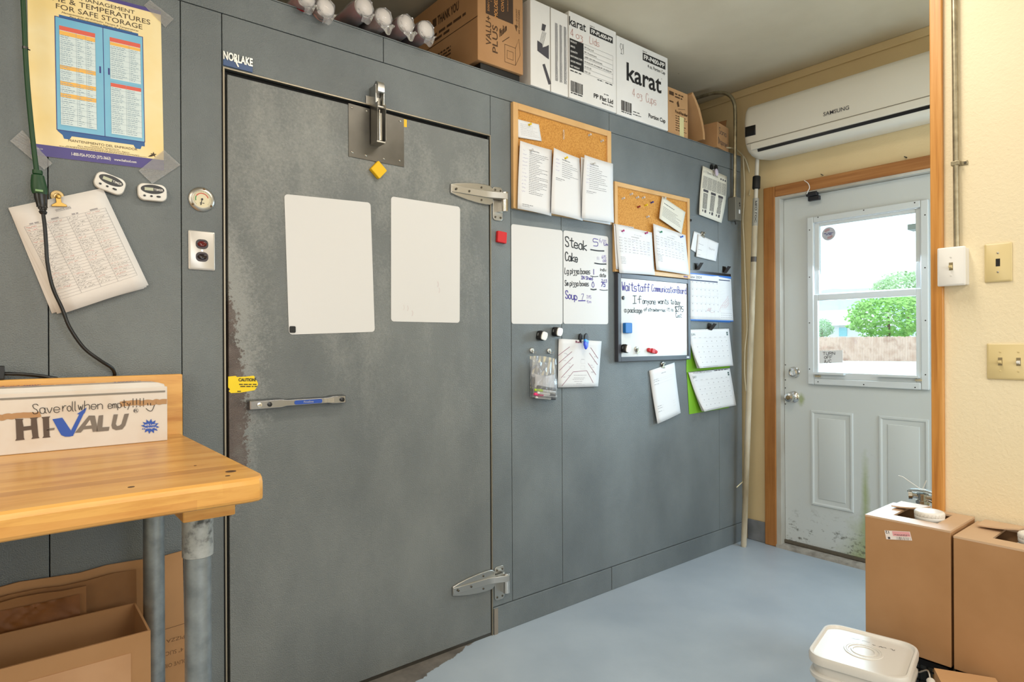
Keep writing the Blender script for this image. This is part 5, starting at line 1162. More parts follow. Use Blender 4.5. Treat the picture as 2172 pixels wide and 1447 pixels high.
marker(1136, 842.5, 1178, 846, .030, .0060, M_PLW, M_PENK, .25, 'white marker lowest in the bag')
marker(1140, 820, 1178, 827, .028, .0062, M_PENK, M_PENK, .3, 'dark marker uppermost in the bag')
t, S = paper([(1185, 718.5), (1276, 724), (1268, 820), (1182, 822)], .006, 'seating chart sheet with maroon lines beside the pen bag', 'paper', bulge=curl(.004, .0, .004))
e = MB()
def C5(pts): return [((x - 590) / 735, (y - 330) / 800) for x, y in pts]
for ln in ([(590, 605), (770, 458)], [(598, 730), (812, 535)], [(612, 850), (832, 628)], [(642, 970), (842, 750)], [(655, 1105), (845, 872), (1085, 853), (1218, 1060)], [(1135, 452), (1280, 635)], [(1118, 548), (1280, 745)], [(1105, 728), (1262, 922)]): ribbon(e, S, C5(ln), .0022, .0008, False)
hand(e, S, 'Blueys', .38, .52, .06, .035, .0030); build('maroon_lines', e, M_MAROON, t, sharp=0)
e = MB()
for y in (930, 975, 1000, 1035, 1070, 1095): words(e, S, .33 + rnd.uniform(0, .1), rnd.uniform(.55, .75), (y - 330) / 800, .012)
frame_lines(e, S, .52, .62, .42, .50, .0006); frame_lines(e, S, .52, .62, .55, .62, .0006); words(e, S, .53, .60, .41, .01)
for _ in range(14): s_ = rnd.choice((rnd.uniform(.05, .3), rnd.uniform(.75, .93))); words(e, S, s_, s_ + .06, rnd.uniform(.25, .85), .012)
build('faint_print', e, mat('very_faint_print', '#b9b6ba', .8), t, sharp=0)
def wing_clip(px, py, label, blue):
    c = W(px, py, .010); t = thing('spring_clip', (c.x, -.012, c.z - .02), label, 'clip'); f = wallF(c.x, c.z, -.010)
    e = MB(f @ Matrix.Translation((-.012, .016, .0)) @ Matrix.Rotation(math.radians(-4), 4, 'Z')); e.loft([[(x, y, z) for x, y in oval(.0095 * k, .021 * k)] for z, k in ((-.009, .9), (-.006, 1), (-.001, 1), (.001, .9))]); build('rear_wing', e, M_BLACKP if not blue else mat('dark_rubber', '#23262b', .5), t)
    f2 = f @ Matrix.Translation((.004, -.004, .012)) @ Matrix.Rotation(math.radians(-22), 4, 'Z') @ Matrix.Rotation(math.radians(-16), 4, 'X') @ Matrix.Diagonal((1.35, 1.1, 1.2, 1))
    e = MB(f2); e.loft([[(x, y + .018, z) for x, y in oval(.0105 * k, .022 * k)] for z, k in ((0, .9), (.002, 1), (.006, 1), (.008, .85))]); build('front_wing', e, M_BLACKP if not blue else mat('dark_rubber', '#23262b', .5), t)
    e = MB(f2); e.loft([[(x * (1 - .25 * (y < -.01)), y - .012, z) for x, y in oval(.0105 * k, .024 * k)] for z, k in ((.001, .9), (.003, 1), (.007, 1), (.0095, .8))]); build('jaw', e, M_BLUEP if blue else mat('pale_lilac_plastic', '#cfc6dc', .3), t)
    if blue: e = MB(f2); e.loft([[(x * k, y + .002, z) for x, y in rrect(.0205, .012, .002)] for z, k in ((.003, 1), (.0085, 1), (.0100, .8))]); build('band', e, M_SKYB, t)
    e = MB(f); e.tube([Vector((-.010, .004, .002)), Vector((.008, .004, .014))], .003, 8); build('spring', e, M_STEEL, t)
wing_clip(1236, 724, 'blue spring clip with black wings holding the seating chart', True)

# ------------------------------------------------------------------ framed whiteboard
x0, x1, z0, z1 = 2.369, 2.972, 1.125, 1.566
wbd = thing('framed_whiteboard', ((x0 + x1) / 2, -.012, z0), 'dark framed whiteboard with a message to the waitstaff', 'whiteboard'); fw = .024; dp = .025
e = MB(); e.box(x0, x0 + fw, -dp, -.0005, z0, z1); e.box(x1 - fw, x1, -dp, -.0005, z0, z1); e.box(x0 + fw, x1 - fw, -dp, -.0005, z0, z0 + fw); e.box(x0 + fw, x1 - fw, -dp, -.0005, z1 - fw, z1); build('frame', e, mat('charcoal_frame', '#3d3e45', .4), wbd, sharp=0, bevel=.002)
e = MB(); e.box(x0 + fw, x1 - fw, -.018, -.001, z0 + fw, z1 - fw); build('board', e, M_GLOSSB, wbd, sharp=0)
S = Surf(Vector((x0 + fw, -.0185, z1 - fw)), Vector((x1 - fw, -.0185, z1 - fw)), Vector((x1 - fw, -.0185, z0 + fw)), Vector((x0 + fw, -.0185, z0 + fw)))
e = MB(); hand(e, S, 'Waitstaff', .025, .41, .155, .105, .0055, -.01); hand(e, S, 'Communication', .445, .83, .140, .088, .0046, .0); hand(e, S, 'Board', .845, .985, .140, .088, .0046, .02); build('purple_writing', e, M_PURPLE, wbd, sharp=0)
e = MB(); hand(e, S, 'If', .17, .29, .315, .098, .0044, -.05); hand(e, S, 'anyone', .31, .50, .310, .075, .0040, .0); hand(e, S, 'wants', .54, .70, .300, .07, .0040, -.02); hand(e, S, 'to buy', .735, .885, .295, .068, .0040, .02)
hand(e, S, 'a package', .055, .30, .430, .060, .0038, -.0); hand(e, S, 'of strawberries', .33, .65, .405, .045, .0032, .0); hand(e, S, 'it is', .68, .775, .395, .050, .0034); hand(e, S, '$275', .805, .935, .395, .070, .0040); hand(e, S, 'Cost.', .815, .92, .475, .055, .0034); build('black_writing', e, M_INK, wbd, sharp=0)
e = MB(wallF(2.944, 1.137, -.0252)); e.box(-.012, .012, -.005, .005, 0, .0008); build('maker_tag', e, mat('tag_grey', '#b9bcc2', .5), wbd, sharp=0)
q = W(1321.5, 632, .0185); e = MB(wallF(q.x, q.z, -.0182)); e.lathe([(.0095, 0), (.0095, .004), (.008, .005)], 20); tag(build('round_magnet', e, M_BLACKP), 'black round magnet used as a bullet on the framed whiteboard', 'magnet')
c = W(1329, 696, .022); e = MB(wallF(c.x, c.z, -.0185)); e.prism(rrect(.052, .052, .006), 0, .020); tag(build('magnet_eraser', e, M_BLUE, bevel=.003), 'blue square magnetic eraser on the framed whiteboard', 'magnet')
def bulldog(px, py, rot, off, label):
    c = W(px, py, off); t = thing('bulldog_clip', (c.x, -off, c.z - .02), label, 'clip'); f = wallF(c.x, c.z, -off, rot)
    e = MB(f); e.lathe([(.0125, 0), (.013, .003), (.010, .006), (.005, .0065)], 24); build('magnet', e, M_STEEL, t)
    e = MB(f); e.prism([(-.004, .004), (.004, .004), (.006, -.012), (.015, -.017), (.015, -.021), (-.015, -.021), (-.015, -.017), (-.006, -.012)], .008, .011); e.tube([Vector((-.006, -.004, .0095)), Vector((.006, -.004, .0095))], .003, 8); e.loft([[(x, .002, z), (x, .006, z), (x, .006, z + .002), (x, .002, z + .002)] for x, z in ((-.005, .010), (-.005, .016), (.005, .016), (.005, .010))]); build('jaw', e, mat('nickel', '#a39a88', .3, 1), t, bevel=.0008)
bulldog(1349, 741, math.radians(24), .0185, 'silver bulldog magnet clip between the white and red clips on the board')
c = W(1381.5, 744.5, .0185); rc = thing('red_clip', (c.x, -.02, c.z - .012), 'red plastic magnetic clip on the lower edge of the framed whiteboard', 'clip'); f = wallF(c.x, c.z, -.0185, math.radians(-11))
e = MB(f); e.loft([[(x, y, z) for x, y in rrect(w, h, h * .48)] for w, h, z in ((.076, .020, 0), (.078, .022, .004), (.076, .020, .010), (.070, .016, .012))]); build('body', e, M_RED, rc)
e = MB(f); e.box(-.013, .013, -.012, .012, .002, .017); build('spring_block', e, M_RED, rc, bevel=.002)
for x in (-.027, .027): e = MB(f); e.lathe([(.009, .011), (.0085, .014), (.006, .0145), (.0055, .0125)], 18, (x, 0)); build('grip_ring', e, M_RED, rc)
# papers under the framed board
pk = None
for k, pts in enumerate(([(1377, 786.5), (1427, 772), (1436, 879), (1389, 896)], [(1379, 786), (1430.5, 769), (1441, 876), (1389.5, 898.5)])):
    S = surf_px(pts, .004 + .004 * k, curl(.016, 0, .004))
    if pk is None: pk = thing('form_sheets', S(.5, 1), 'white form sheets in a clip below the framed whiteboard', 'papers')
    build('sheet', sheet_mesh(S, 6, 10), M_PAPERC, pk, solid=.0005, sharp=60)
e = MB(); words(e, S, .42, .60, .12, .012)
for t_ in (.20, .235, .29, .70, .74, .80): words(e, S, .10, rnd.uniform(.22, .30), t_, .010); ribbon(e, S, [(.25, t_ + .006), (.85, t_ + .006)], .0004)
build('print', e, M_FAINT, pk, sharp=0)
bulldog(1404.5, 772, math.radians(-8), .001, 'silver magnet clip holding the form sheets')
# calendars
def binder(px, py, rot, label, off=.004, w=.034):
    c = W(px, py, off); t = thing('binder_clip', (c.x, -off, c.z - .015), label, 'clip', 'black binder clips on the calendars'); f = wallF(c.x, c.z, -off, rot)
    e = MB(f); e.loft([[(-w / 2 - .004, a, b), (w / 2 - .004, a, b), (w / 2 - .004, a + .0012, b + .0012), (-w / 2 - .004, a + .0012, b + .0012)] for a, b in ((.020, -.002), (-.012, -.001))]); build('back_plate', e, M_BLACKP, t)
    e = MB(f); e.loft([[(-w / 2 + s, a, b), (w / 2 + s, a, b), (w / 2 + s, a + .0008, b + .0015), (-w / 2 + s, a + .0008, b + .0015)] for a, b, s in ((.020, .024, .008), (.004, .016, .002), (-.016, .006, -.006), (-.018, .004, -.006))]); build('front_plate', e, mat('gunmetal_plastic', '#2a2b2f', .25), t)
cA1 = None
S = surf_px([(1459, 576), (1550, 585), (1554.5, 682), (1458, 679)], .008, curl(.006)); ca = thing('wall_calendar', S(.5, 1), 'June 2024 calendar with a blue edge hanging from two binder clips', 'calendar')
S0 = surf_px([(1458, 575), (1549, 584), (1549, 684.5), (1457.5, 680.5)], .003); build('backing', sheet_mesh(S0), mat('calendar_blue', '#3b78c4', .5), ca, solid=.002, sharp=0)
build('page', sheet_mesh(S, 6, 10), M_PAPERC, ca, solid=.0006, sharp=60)
e = MB(); rect(e, S, -.01, 1.0, -.035, .022, .0006); build('binding_strip', e, M_BLACKP, ca, sharp=0)
e = MB(); P = [(.0, .022), (1.0, .022), (1.0, .07), (.86, .062), (.72, .05), (.68, .035), (.55, .05), (.3, .045), (.0, .045)]; wpoly(e, S, P, .0007); rect(e, S, 0, 1, .982, 1.0, .0007); build('blue_edge', e, mat('calendar_band', '#2f6fc0', .5), ca, sharp=0)
e = MB(); type_(e, S, 'June 2024', .03, .30, .125, .05, h=.0008); build('heading', e, mat('slate_print', '#5b6070', .6), ca, sharp=0)
e = MB(); rect(e, S, .02, .67, .155, .180, .0007); rect(e, S, .70, .97, .105, .125, .0007); build('day_bar', e, mat('day_bar_print', '#34415f', .6), ca, sharp=0)
e = MB()
for i in range(8): ribbon(e, S, [(.02 + i * .093, .18), (.02 + i * .093, .95)], .0005)
for j in range(6): ribbon(e, S, [(.02, .18 + j * .15), (.67, .18 + j * .15)], .0005)
for j in range(18): ribbon(e, S, [(.70, .16 + j * .034), (.97, .16 + j * .034)], .0005)
for i in range(7):
    for j in range(5): words(e, S, .085 + i * .093, .105 + i * .093, .205 + j * .15, .014)
for i in range(7):
    for j in range(3): words(e, S, .72 + i * .037, .735 + i * .037, .83 + j * .045, .010)
for s_, t_ in ((.27, .48), (.60, .38), (.62, .42), (.60, .46), (.44, .42)): scrawl(e, S, s_, s_ + .07, t_, .016, .0007)
build('grid', e, M_FAINT, ca, sharp=0)
e = MB()
for k in range(4): ribbon(e, S, [(.72 + .035 * k + .19 * i / 14 + rnd.uniform(-.008, .008), .70 + .01 * k - .24 * i / 14 + rnd.uniform(-.012, .012)) for i in range(15 - 2 * k)], .0010)
ribbon(e, S, [(.73, .70), (.695, .75), (.70, .80)], .0010)
for k in range(4): ribbon(e, S, [(.40 + k * .02, .80), (.44 + k * .02, .73)], .0012)
scrawl(e, S, .48, .58, .82, .015, .001); build('red_handwriting', e, M_REDINK, ca, sharp=0)
binder(1479, 566, math.radians(3), 'binder clip at the left of the June 2024 calendar'); binder(1537.5, 573, math.radians(-2), 'binder clip at the right of the June 2024 calendar')
def spiral_cal(pts, back, off, label, mon, bl):
    S = surf_px(pts, off, bl); t = thing('spiral_calendar', S(.5, 1), label, 'calendar', 'spiral calendars in a column')
    S0 = surf_px(back, .0025); build('backing', sheet_mesh(S0), M_GREEN, t, solid=.0015, sharp=0)
    for k in (2, 1, 0):
        Sk = surf_px(pts, off - .002 * k, (lambda u, v, k=k: bl(u, v) * (1 - .22 * k))); build('page', sheet_mesh(Sk, 10, 14), M_PAPERC, t, solid=.0004, sharp=60)
    e = MB()
    for i in range(40):
        a = S((i + .5) / 40, .0, 0); e.tube([a + Vector((0, .0015, -.004)), a + Vector((0, -.0025, -.003)), a + Vector((0, -.003, .002)), a + Vector((0, .001, .004))], .0006, 5)
    build('spiral', e, M_BLACKP, t, sharp=0)
    e = MB()
    for i in range(7): words(e, S, .10 + i * .125, .15 + i * .125, .22, .010)
    for i in range(7):
        for j in range(5):
            if (j == 0 and i < 2) or (j == 4 and i > 3): continue
            words(e, S, .135 + i * .125, .155 + i * .125, .32 + j * .135, .018)
    for j in range(6): ribbon(e, S, [(.06, .24 + j * .135), (.97, .24 + j * .135)], .0003)
    words(e, S, .12, .55, .97, .010); build('grid', e, M_FAINT, t, sharp=0)
    e = MB(); type_(e, S, mon, .06, .15, .16, .055, h=.0007); rect(e, S, .92, .955, .09, .13, .0007); rect(e, S, .92, .955, .14, .18, .0007); build('month', e, mat('month_print', '#3f5a58', .6), t, sharp=0); return t, S
cl2 = lambda u, v: .034 * (v ** 2.2) * (1 - u) ** 1.6 + .004 * v
t, S = spiral_cal([(1458, 699), (1546, 697), (1554, 776), (1472, 781)], [(1457, 699), (1546, 697), (1548, 780), (1456, 790)], .010, 'spiral calendar with a green back, middle of the three calendars', 'JUN', cl2)
t, S = spiral_cal([(1460, 790), (1548, 781.5), (1560.5, 860), (1482, 872)], [(1457, 790), (1546, 783), (1546, 865), (1462, 879)], .010, 'spiral calendar with a green back, lowest of the three calendars', 'JULY', cl2)
e = MB(); scrawl(e, S, .10, .55, .035, .022, .0014); words(e, S, .60, .95, .02, .02); build('handwriting', e, M_PRINT, t, sharp=0)
binder(1506.5, 694, math.radians(-8), 'binder clip at the top of the middle calendar', .008)
# currency sheet, cards
t, S = paper([(1489, 352.5), (1540, 375), (1526, 474), (1479, 456)], .006, 'yellowed printed sheet of banknote pictures near the conduit', 'paper', M_PAPERY, lambda u, v: .022 * math.sin(v * 2.6) * (u - .3) + .01 * v * (1 - u) + .006)
e = MB(); hand(e, S, 'U S Bank Notes', .05, .62, .115, .04, .0014)
for i in range(5):
    for j in range(16): words(e, S, .06 + .185 * i, .06 + .185 * i + .165, .19 + j * .016, .007, .0007)
for i in range(3):
    s_ = .13 + .29 * i; rect(e, S, s_ - .02, s_ + .17, .45 + .01 * i, .50 + .01 * i); frame_lines(e, S, s_, s_ + .15, .53, .84, .002)
    for k in range(26): words(e, S, s_ + .01, s_ + .14, .54 + k * .0115, .007, .0007)
    rect(e, S, s_ - .01, s_ + .03, .87, .91); rect(e, S, s_ + .08, s_ + .15, .86, .92)
for i in range(3): e.add([S(.75 + .09 * i + .03 * math.cos(a), .115 + .02 * math.sin(a), .0007) for a in [2 * math.pi * q / 12 for q in range(12)]], [tuple(range(12))])
build('print', e, M_PRINT, t, sharp=0)
wing_clip(1513, 362, 'black spring clip holding the banknote sheet', False)
t, S = paper([(1472, 490.5), (1489, 497), (1475.5, 536), (1464.5, 529)], .003, 'blank white card behind the folded card, left of the clip', 'card', bulge=curl(.001))
t, S = paper([(1480.5, 497), (1524, 516), (1517.5, 554.5), (1475.5, 544.5)], .006, 'folded white card with writing held by a small clip', 'card', bulge=lambda u, v: .003 * abs(u - .5) + .002 * v)
e = MB(); words(e, S, .06, .30, .40, .018); words(e, S, .06, .24, .66, .018); words(e, S, .06, .20, .88, .018); ribbon(e, S, [(.5, .02), (.5, .98)], .0005); hand(e, S, 'tours', .56, .84, .48, .10, .0016); build('writing', e, M_FAINT, t, sharp=0)
bulldog(1490, 496, math.radians(-20), .002, 'small silver magnet clip holding the white cards')

# ------------------------------------------------------------------ junction box with bent conduit, cables, pole
jb_ = thing('conduit', (3.41, -.03, 1.945), 'junction box and steel conduit bending back over the cooler', 'conduit')
e = MB(); e.box(3.388, 3.452, -.052, -.0005, 1.945, 2.082); build('junction_box', e, mat('grey_box_paint', '#7d7b72', .45, .3), jb_, bevel=.003)
e = MB(sideF(-.026, 2.01, 3.388)); e.lathe([(.004, 0), (.003, .002)], 10, (0, .05)); f = wallF(3.42, 2.013, -.052); e2 = MB(f); e2.lathe([(.006, 0), (.005, .0015)], 12, (.010, .035)); e2.lathe([(.004, 0), (.004, .0012)], 12, (.012, .020)); build('knockout', e2, M_BLACKP, jb_)
e = MB(f); e.box(.002, .016, -.028, -.004, 0, .0006); build('label', e, M_PAPERC, jb_, sharp=0)
e = MB(); e.tube([(3.42, -.024, 2.078), (3.42, -.024, 2.094)], .013, 14); build('connector', e, M_EMT, jb_)
P = [Vector(q) for q in ((3.42, -.024, 2.09), (3.42, -.030, 2.36), (3.418, -.034, 2.58), (3.414, -.026, 2.66), (3.408, .010, 2.712), (3.40, .07, 2.738), (3.39, .16, 2.745), (3.37, .40, 2.74), (3.30, .9, 2.735))]
e = MB(); e.tube(smooth_path(P, 8), .0105, 14); build('pipe', e, M_EMT, jb_)
e = MB(); e.tube([(3.42, -.026, 1.945), (3.424, -.028, 1.935), (3.428, -.028, 1.924)], .004, 8); build('wire_stub', e, M_BLACKP, jb_)
def cable(pts, r, label, m=M_PLW):
    P = smooth_path([W(x, y, o) for x, y, o in pts], 8); e = MB(); e.tube(P, r, 8); return tag(build('white_cable', e, m), label, 'cable', 'white cables in the corner')
M_CABLE = mat('dingy_cable', '#c3b596', .5)
cable([(1541, 313, .004), (1556, 315, .006), (1568, 322, .008), (1580, 336, .012), (1588, 360, .016), (1592, 382, .020), (1591, 400, .02), (1589, 415, .02)], .0042, 'pale cable arching from the cooler top down beside the pole', M_CABLE)
cable([(1576, 330, .008), (1577.5, 360, .008), (1579, 400, .006), (1577, 440, .006), (1575.5, 470, .006), (1578, 520, .006), (1580, 580, .008), (1583, 660, .010), (1584, 700, .010), (1580, 740, .008), (1579, 790, .008), (1582, 830, .012)], .0042, 'pale cable running straight down the corner', M_CABLE)
pb, pt_ = Vector((3.43, -.068, .0)), Vector((3.502, -.125, 2.285))
pl = thing('extension_pole', pb, 'long weathered paint pole leaning in the corner beside the door', 'pole')
def on(z): return pb.lerp(pt_, z / 2.238)
e = MB(); e.tube([on(0), on(.01), on(2.0)], .0165, 16, rad=[.014, .0165, .0165]); build('lower_tube', e, mat('weathered_pole', rough=.6, var=['#8a7a5e', '#b8ab92', '#cfc6b4'], vscale=9, vstretch=(1, 1, .25)), pl)
e = MB(); e.tube([on(2.0), on(2.262)], .0115, 14); build('upper_tube', e, mat('pole_white', '#c9c2b4', .45), pl)
e = MB(); e.tube([on(2.085), on(2.09), on(2.155), on(2.16)], .02, 18, rad=[.018, .0225, .0225, .019]); build('grip_collar', e, M_BLACK, pl)
e = MB(); e.tube([on(1.87), on(2.03)], .0170, 16); build('sticker', e, mat('sticker_silver', '#9c998f', .5), pl)
e = MB(); e.tube([on(1.66), on(1.69)], .0170, 16); build('ring_mark', e, mat('dark_mark', '#4a423a', .5), pl)
a = on(2.02); b = on(1.88); sd = Vector((.04, -.056, 2.238)).normalized(); rt = Vector((.633, -.774, 0)); fw_ = Vector((-.774, -.633, 0)).normalized(); rt = Vector((fw_.y * -1, fw_.x, 0)) * -1
o_ = fw_ * .0175
S = Surf(a - rt * .010 + o_, a + rt * .010 + o_, b + rt * .010 + o_, b - rt * .010 + o_)
v, f_ = font_mesh('PRO LOC', .02); xa = min(q[0] for q in v); xb = max(q[0] for q in v); e = MB(); e.add([S(.25 + q[1] / .69 * .5, .05 + (q[0] - xa) / (xb - xa) * .9, .0003) for q in v], f_); build('lettering', e, M_INK, pl, sharp=0)
q = W(1570, 1028, .06); e = MB(); e.tube(smooth_path([W(1562.5, 1034, .05), W(1570, 1027, .055), W(1577, 1021, .06)]), .003, 6); tag(build('cord_end', e, mat('straw_plastic', '#d6c9a2', .5)), 'short straw coloured cord end sticking out behind the pole', 'cord')

# ------------------------------------------------------------------ on top of the cooler
ZB = ZT + .0045
def cart(name, x0, x1, z1, label, m=M_WCART, y0=-.008, dep=.34, z0=ZB):
    t = thing(name, ((x0 + x1) / 2, y0 + dep / 2, z0), label, 'carton', 'cartons stored on top of the cooler')
    e = MB(); e.box(x0, x1, y0, y0 + dep, z0, z1); build('carton_body', e, m, t, sharp=0, bevel=.003)
    return t, Surf(Vector((x0, y0 - .0004, z1)), Vector((x1, y0 - .0004, z1)), Vector((x1, y0 - .0004, z0)), Vector((x0, y0 - .0004, z0)))
def barcode(e, S, s0, s1, t0, t1):
    u = s0
    while u < s1: w = rnd.choice((.004, .008, .011)) * (s1 - s0) / .2; rect(e, S, u, min(s1, u + w), t0, t1); u += w + rnd.choice((.004, .007)) * (s1 - s0) / .2
# kraft carton of containers
t, S = cart('kraft_carton', 1.528, 1.772, 2.76, 'brown carton of moulded fibre containers, left of the white cartons', M_KRAFT, y0=-.012, dep=.52, z0=ZB + .028)
e = MB(); e.box(1.55, 1.76, .0, .48, ZB, ZB + .026); build('underlay', e, M_BLACKP, t, sharp=0)
e = MB(); rect(e, S, .17, .77, .0, .455); build('dark_panel', e, mat('dark_brown_print', '#3c2a1c', .7), t, sharp=0)
e = MB(); type_up(e, S, 'MOLDED FIBER HINGED', .46, -.12, .42, .07, bold=.02, h=.0009); type_up(e, S, 'CONTAINERS', .36, .05, .56, .06, bold=.01, h=.0009); type_up(e, S, '5001924', .42, .22, .245, .04, h=.0009); type_up(e, S, '1 COMPARTMENT', .30, -.1, .30, .03, h=.0009); type_up(e, S, 'MICROWAVE SAFE', .33, .0, .66, .022, h=.0009); build('orange_print', e, mat('tan_print', '#c98c4e', .7), t, sharp=0)
e = MB(); type_up(e, S, 'VALU+', .80, .47, .28, .11, bold=.01); type_up(e, S, 'PLUS', .86, .55, .42, .11, bold=.01); type_up(e, S, '4', .52, .44, .87, .06, bold=.02); type_up(e, S, 'x 50 COUNT', .43, .26, .87, .035); type_up(e, S, '200 CONTAINERS', .54, .26, .92, .025, bold=.02)
hand(e, S, 'Medium', .47, .62, .66, .09, .003, -.7); ribbon(e, S, [(.53, .70), (.68, .62)], .003)
frame_lines(e, S, .58, .82, .72, .92, .0016); frame_lines(e, S, .63, .77, .78, .87, .0012); ribbon(e, S, [(.82, .72), (.90, .60), (.93, .78), (.82, .92)], .0016, sm=False); type_up(e, S, 'US', .08, .02, .83, .04); build('dark_print', e, mat('dark_carton_print', '#4c3218', .7), t, sharp=0)
Sl = Surf(Vector((1.5276, .508, 2.76)), Vector((1.5276, -.012, 2.76)), Vector((1.5276, -.012, ZB + .028)), Vector((1.5276, .508, ZB + .028)))
e = MB(); type_(e, Sl, 'THANK YOU', .42, .74, .30, .10, bold=.03); rect(e, Sl, .34, .40, .20, .30); words(e, Sl, .30, .84, .40, .03); words(e, Sl, .30, .60, .46, .03); ribbon(e, Sl, [(.0, .52), (1, .52)], .003)
for t_ in (.66, .70, .74, .80, .84): words(e, Sl, .35, .62, t_, .02)
build('side_print', e, mat('dark_carton_print', '#4c3218', .7), t, sharp=0)
# white carton showing its taped flaps
t, S = cart('white_carton', 1.819, 2.049, 2.742, 'white carton with a seam down its end, left of the lid carton')
e = MB(); ribbon(e, S, [(.515, 0), (.515, 1)], .004); build('seam', e, mat('seam_shadow', '#8d8579', .8), t, sharp=0)
e = MB(); wpoly(e, S, [(.17, .46), (.30, .48), (.30, .52), (.40, .49), (.47, .46), (.47, .63), (.40, .62), (.17, .58)]); wpoly(e, S, [(.30, .24), (.40, .24), (.36, .32), (.28, .32)]); wpoly(e, S, [(.30, .72), (.36, .70), (.53, .91), (.46, .93)])
for k in range(4): ribbon(e, S, [(.40 - .03 * k, .33), (.30 - .03 * k, .52)], .0016)
for c_ in range(3):
    for k in range(60): words(e, S, .64 + .12 * c_, .64 + .12 * c_ + .075, .17 + .0115 * k, .006, lens=(3, 9))
build('print', e, M_PRINT, t, sharp=0)
t, S = cart('white_carton', 2.052, 2.379, 2.762, 'white carton of flat lids, the middle one with a data table', y0=-.012)
e = MB()
type_(e, S, 'karat', .0, .34, .165, .10, bold=.012); type_(e, S, 'PP Flat Lid', .50, .92, .905, .050, bold=.025); type_(e, S, 'Made in China', .68, .92, .945, .018, bold=.02); type_(e, S, 'Item #', .43, .52, .075, .018)
rect(e, S, .425, .92, .085, .165); rect(e, S, .01, .29, .315, .655)
for k in range(7): ribbon(e, S, [(.29, .315 + .0567 * k), (.92, .315 + .0567 * k)], .0008)
ribbon(e, S, [(.92, .315), (.92, .655)], .0008)
for k, tx in enumerate(('PP Flat Lid', 'PP, Translucent', '2000 (20/100) pcs/case', 'FP-P325-PP, FP-P400-PP, FP-P550-PP', '10.10 LB', '8.81 LB')): type_(e, S, tx, .31, .31 + .017 * len(tx), .36 + .0567 * k, .018)
barcode(e, S, .03, .27, .80, .925); words(e, S, .03, .27, .94, .012); words(e, S, .02, .24, .685, .012); words(e, S, .58, .70, .675, .010); words(e, S, .75, .92, .675, .010); words(e, S, .72, .82, .82, .008); build('print', e, M_INK, t, sharp=0)
e = MB(); type_(e, S, 'FP-PL400-PP', .45, .90, .148, .045, bold=.03, h=.0009)
for k, tx in enumerate(('PRODUCT', 'SPECS', 'QUANTITY', 'MATCHING CUPS', 'GROSS WEIGHT', 'NET WEIGHT')): type_(e, S, tx, .025, .025 + .018 * len(tx), .357 + .0567 * k, .020, bold=.02, h=.0009)
build('white_print', e, M_WCART, t, sharp=0)
M_PENCIL = mat('faint_red_pencil', '#c08a80', .8)
e = MB(); hand(e, S, '4 oz', .03, .27, .285, .085, .003); hand(e, S, 'Lids', .42, .62, .275, .08, .003); build('red_handwriting', e, M_PENCIL, t, sharp=0)
t, S = cart('white_carton', 2.386, 2.800, 2.752, 'white carton of portion cups, the right one with a large black wordmark')
e = MB(); type_(e, S, 'karat', .18, .86, .52, .225, bold=.018); type_(e, S, 'Portion Cup', .60, .94, .905, .052, bold=.025); type_(e, S, '4 oz. Portion Cup', .585, .94, .245, .042, bold=.01); rect(e, S, .49, .945, .075, .175); type_(e, S, 'Item #', .49, .57, .062, .018); type_(e, S, 'R', .86, .875, .33, .014)
barcode(e, S, .08, .27, .805, .935); words(e, S, .08, .27, .95, .012); words(e, S, .30, .42, .90, .010); words(e, S, .30, .45, .935, .010)
ribbon(e, S, [(.07, .09), (.065, .14), (.085, .165), (.11, .14), (.105, .09), (.07, .09)], .002, sm=False); ribbon(e, S, [(.088, .165), (.088, .21), (.07, .215), (.108, .215)], .002, sm=False); ribbon(e, S, [(.125, .08), (.125, .21)], .002, sm=False); build('print', e, M_INK, t, sharp=0)
e = MB(); type_(e, S, 'FP-P400-PP', .51, .925, .155, .058, bold=.03, h=.0009); build('white_print', e, M_WCART, t, sharp=0)
e = MB(); hand(e, S, '4 oz', .29, .47, .70, .10, .0028); hand(e, S, 'Cups', .55, .75, .71, .11, .0028); build('red_handwriting', e, M_PENCIL, t, sharp=0)
e = MB(); e.grid(lambda u, v: Vector((2.50 + .22 * u, .02 + .12 * v, 2.752 + .001 + .016 * math.sin(v * 1.6))), 4, 4); build('top_flap', e, M_KRAFTD, t, solid=.004, sharp=0)
# glove carton, loose brown flap, small carton
t, S = cart('glove_carton', 2.838, 3.02, 2.62, 'brown printed carton standing right of the wordmark carton', M_KRAFTL, y0=.02, dep=.30)
e = MB(); type_(e, S, 'FoodHandler', .35, .98, .50, .06, bold=.03)
for k in range(7): words(e, S, .36, rnd.uniform(.7, .95), .56 + .05 * k, .018)
rect(e, S, .05, .28, .08, .16); rect(e, S, .06, .26, .28, .31); words(e, S, .34, .80, .10, .03); words(e, S, .34, .7, .16, .03); wpoly(e, S, [(.42, .28), (.50, .22), (.56, .34), (.47, .36)]); ribbon(e, S, [(.5, .4), (.85, .36)], .002); build('print', e, mat('dark_carton_print', '#4c3218', .7), t, sharp=0)
e = MB(); rect(e, S, .56, .78, .55, 1.0, .0009); build('yellow_label', e, mat('pale_yellow_label', '#d8cf9a', .6), t, sharp=0)
e = MB(); cv = [(3.035, 2.63), (3.065, 2.60), (3.105, 2.55), (3.135, 2.48), (3.15, 2.42), (3.152, 2.385), (3.135, 2.384), (3.132, 2.42), (3.115, 2.475), (3.085, 2.54), (3.05, 2.59), (3.025, 2.615)]
e.loft([[(x, y, z) for x, z in cv] for y in (-.002, .16)]); tag(build('brown_flap', e, M_KRAFTL, sharp=40), 'curved strip of brown card leaning between the two brown cartons', 'cardboard')
cm = thing('small_carton', (3.28, .09, ZB), 'small open brown carton with black handwriting at the end of the cooler top', 'carton')
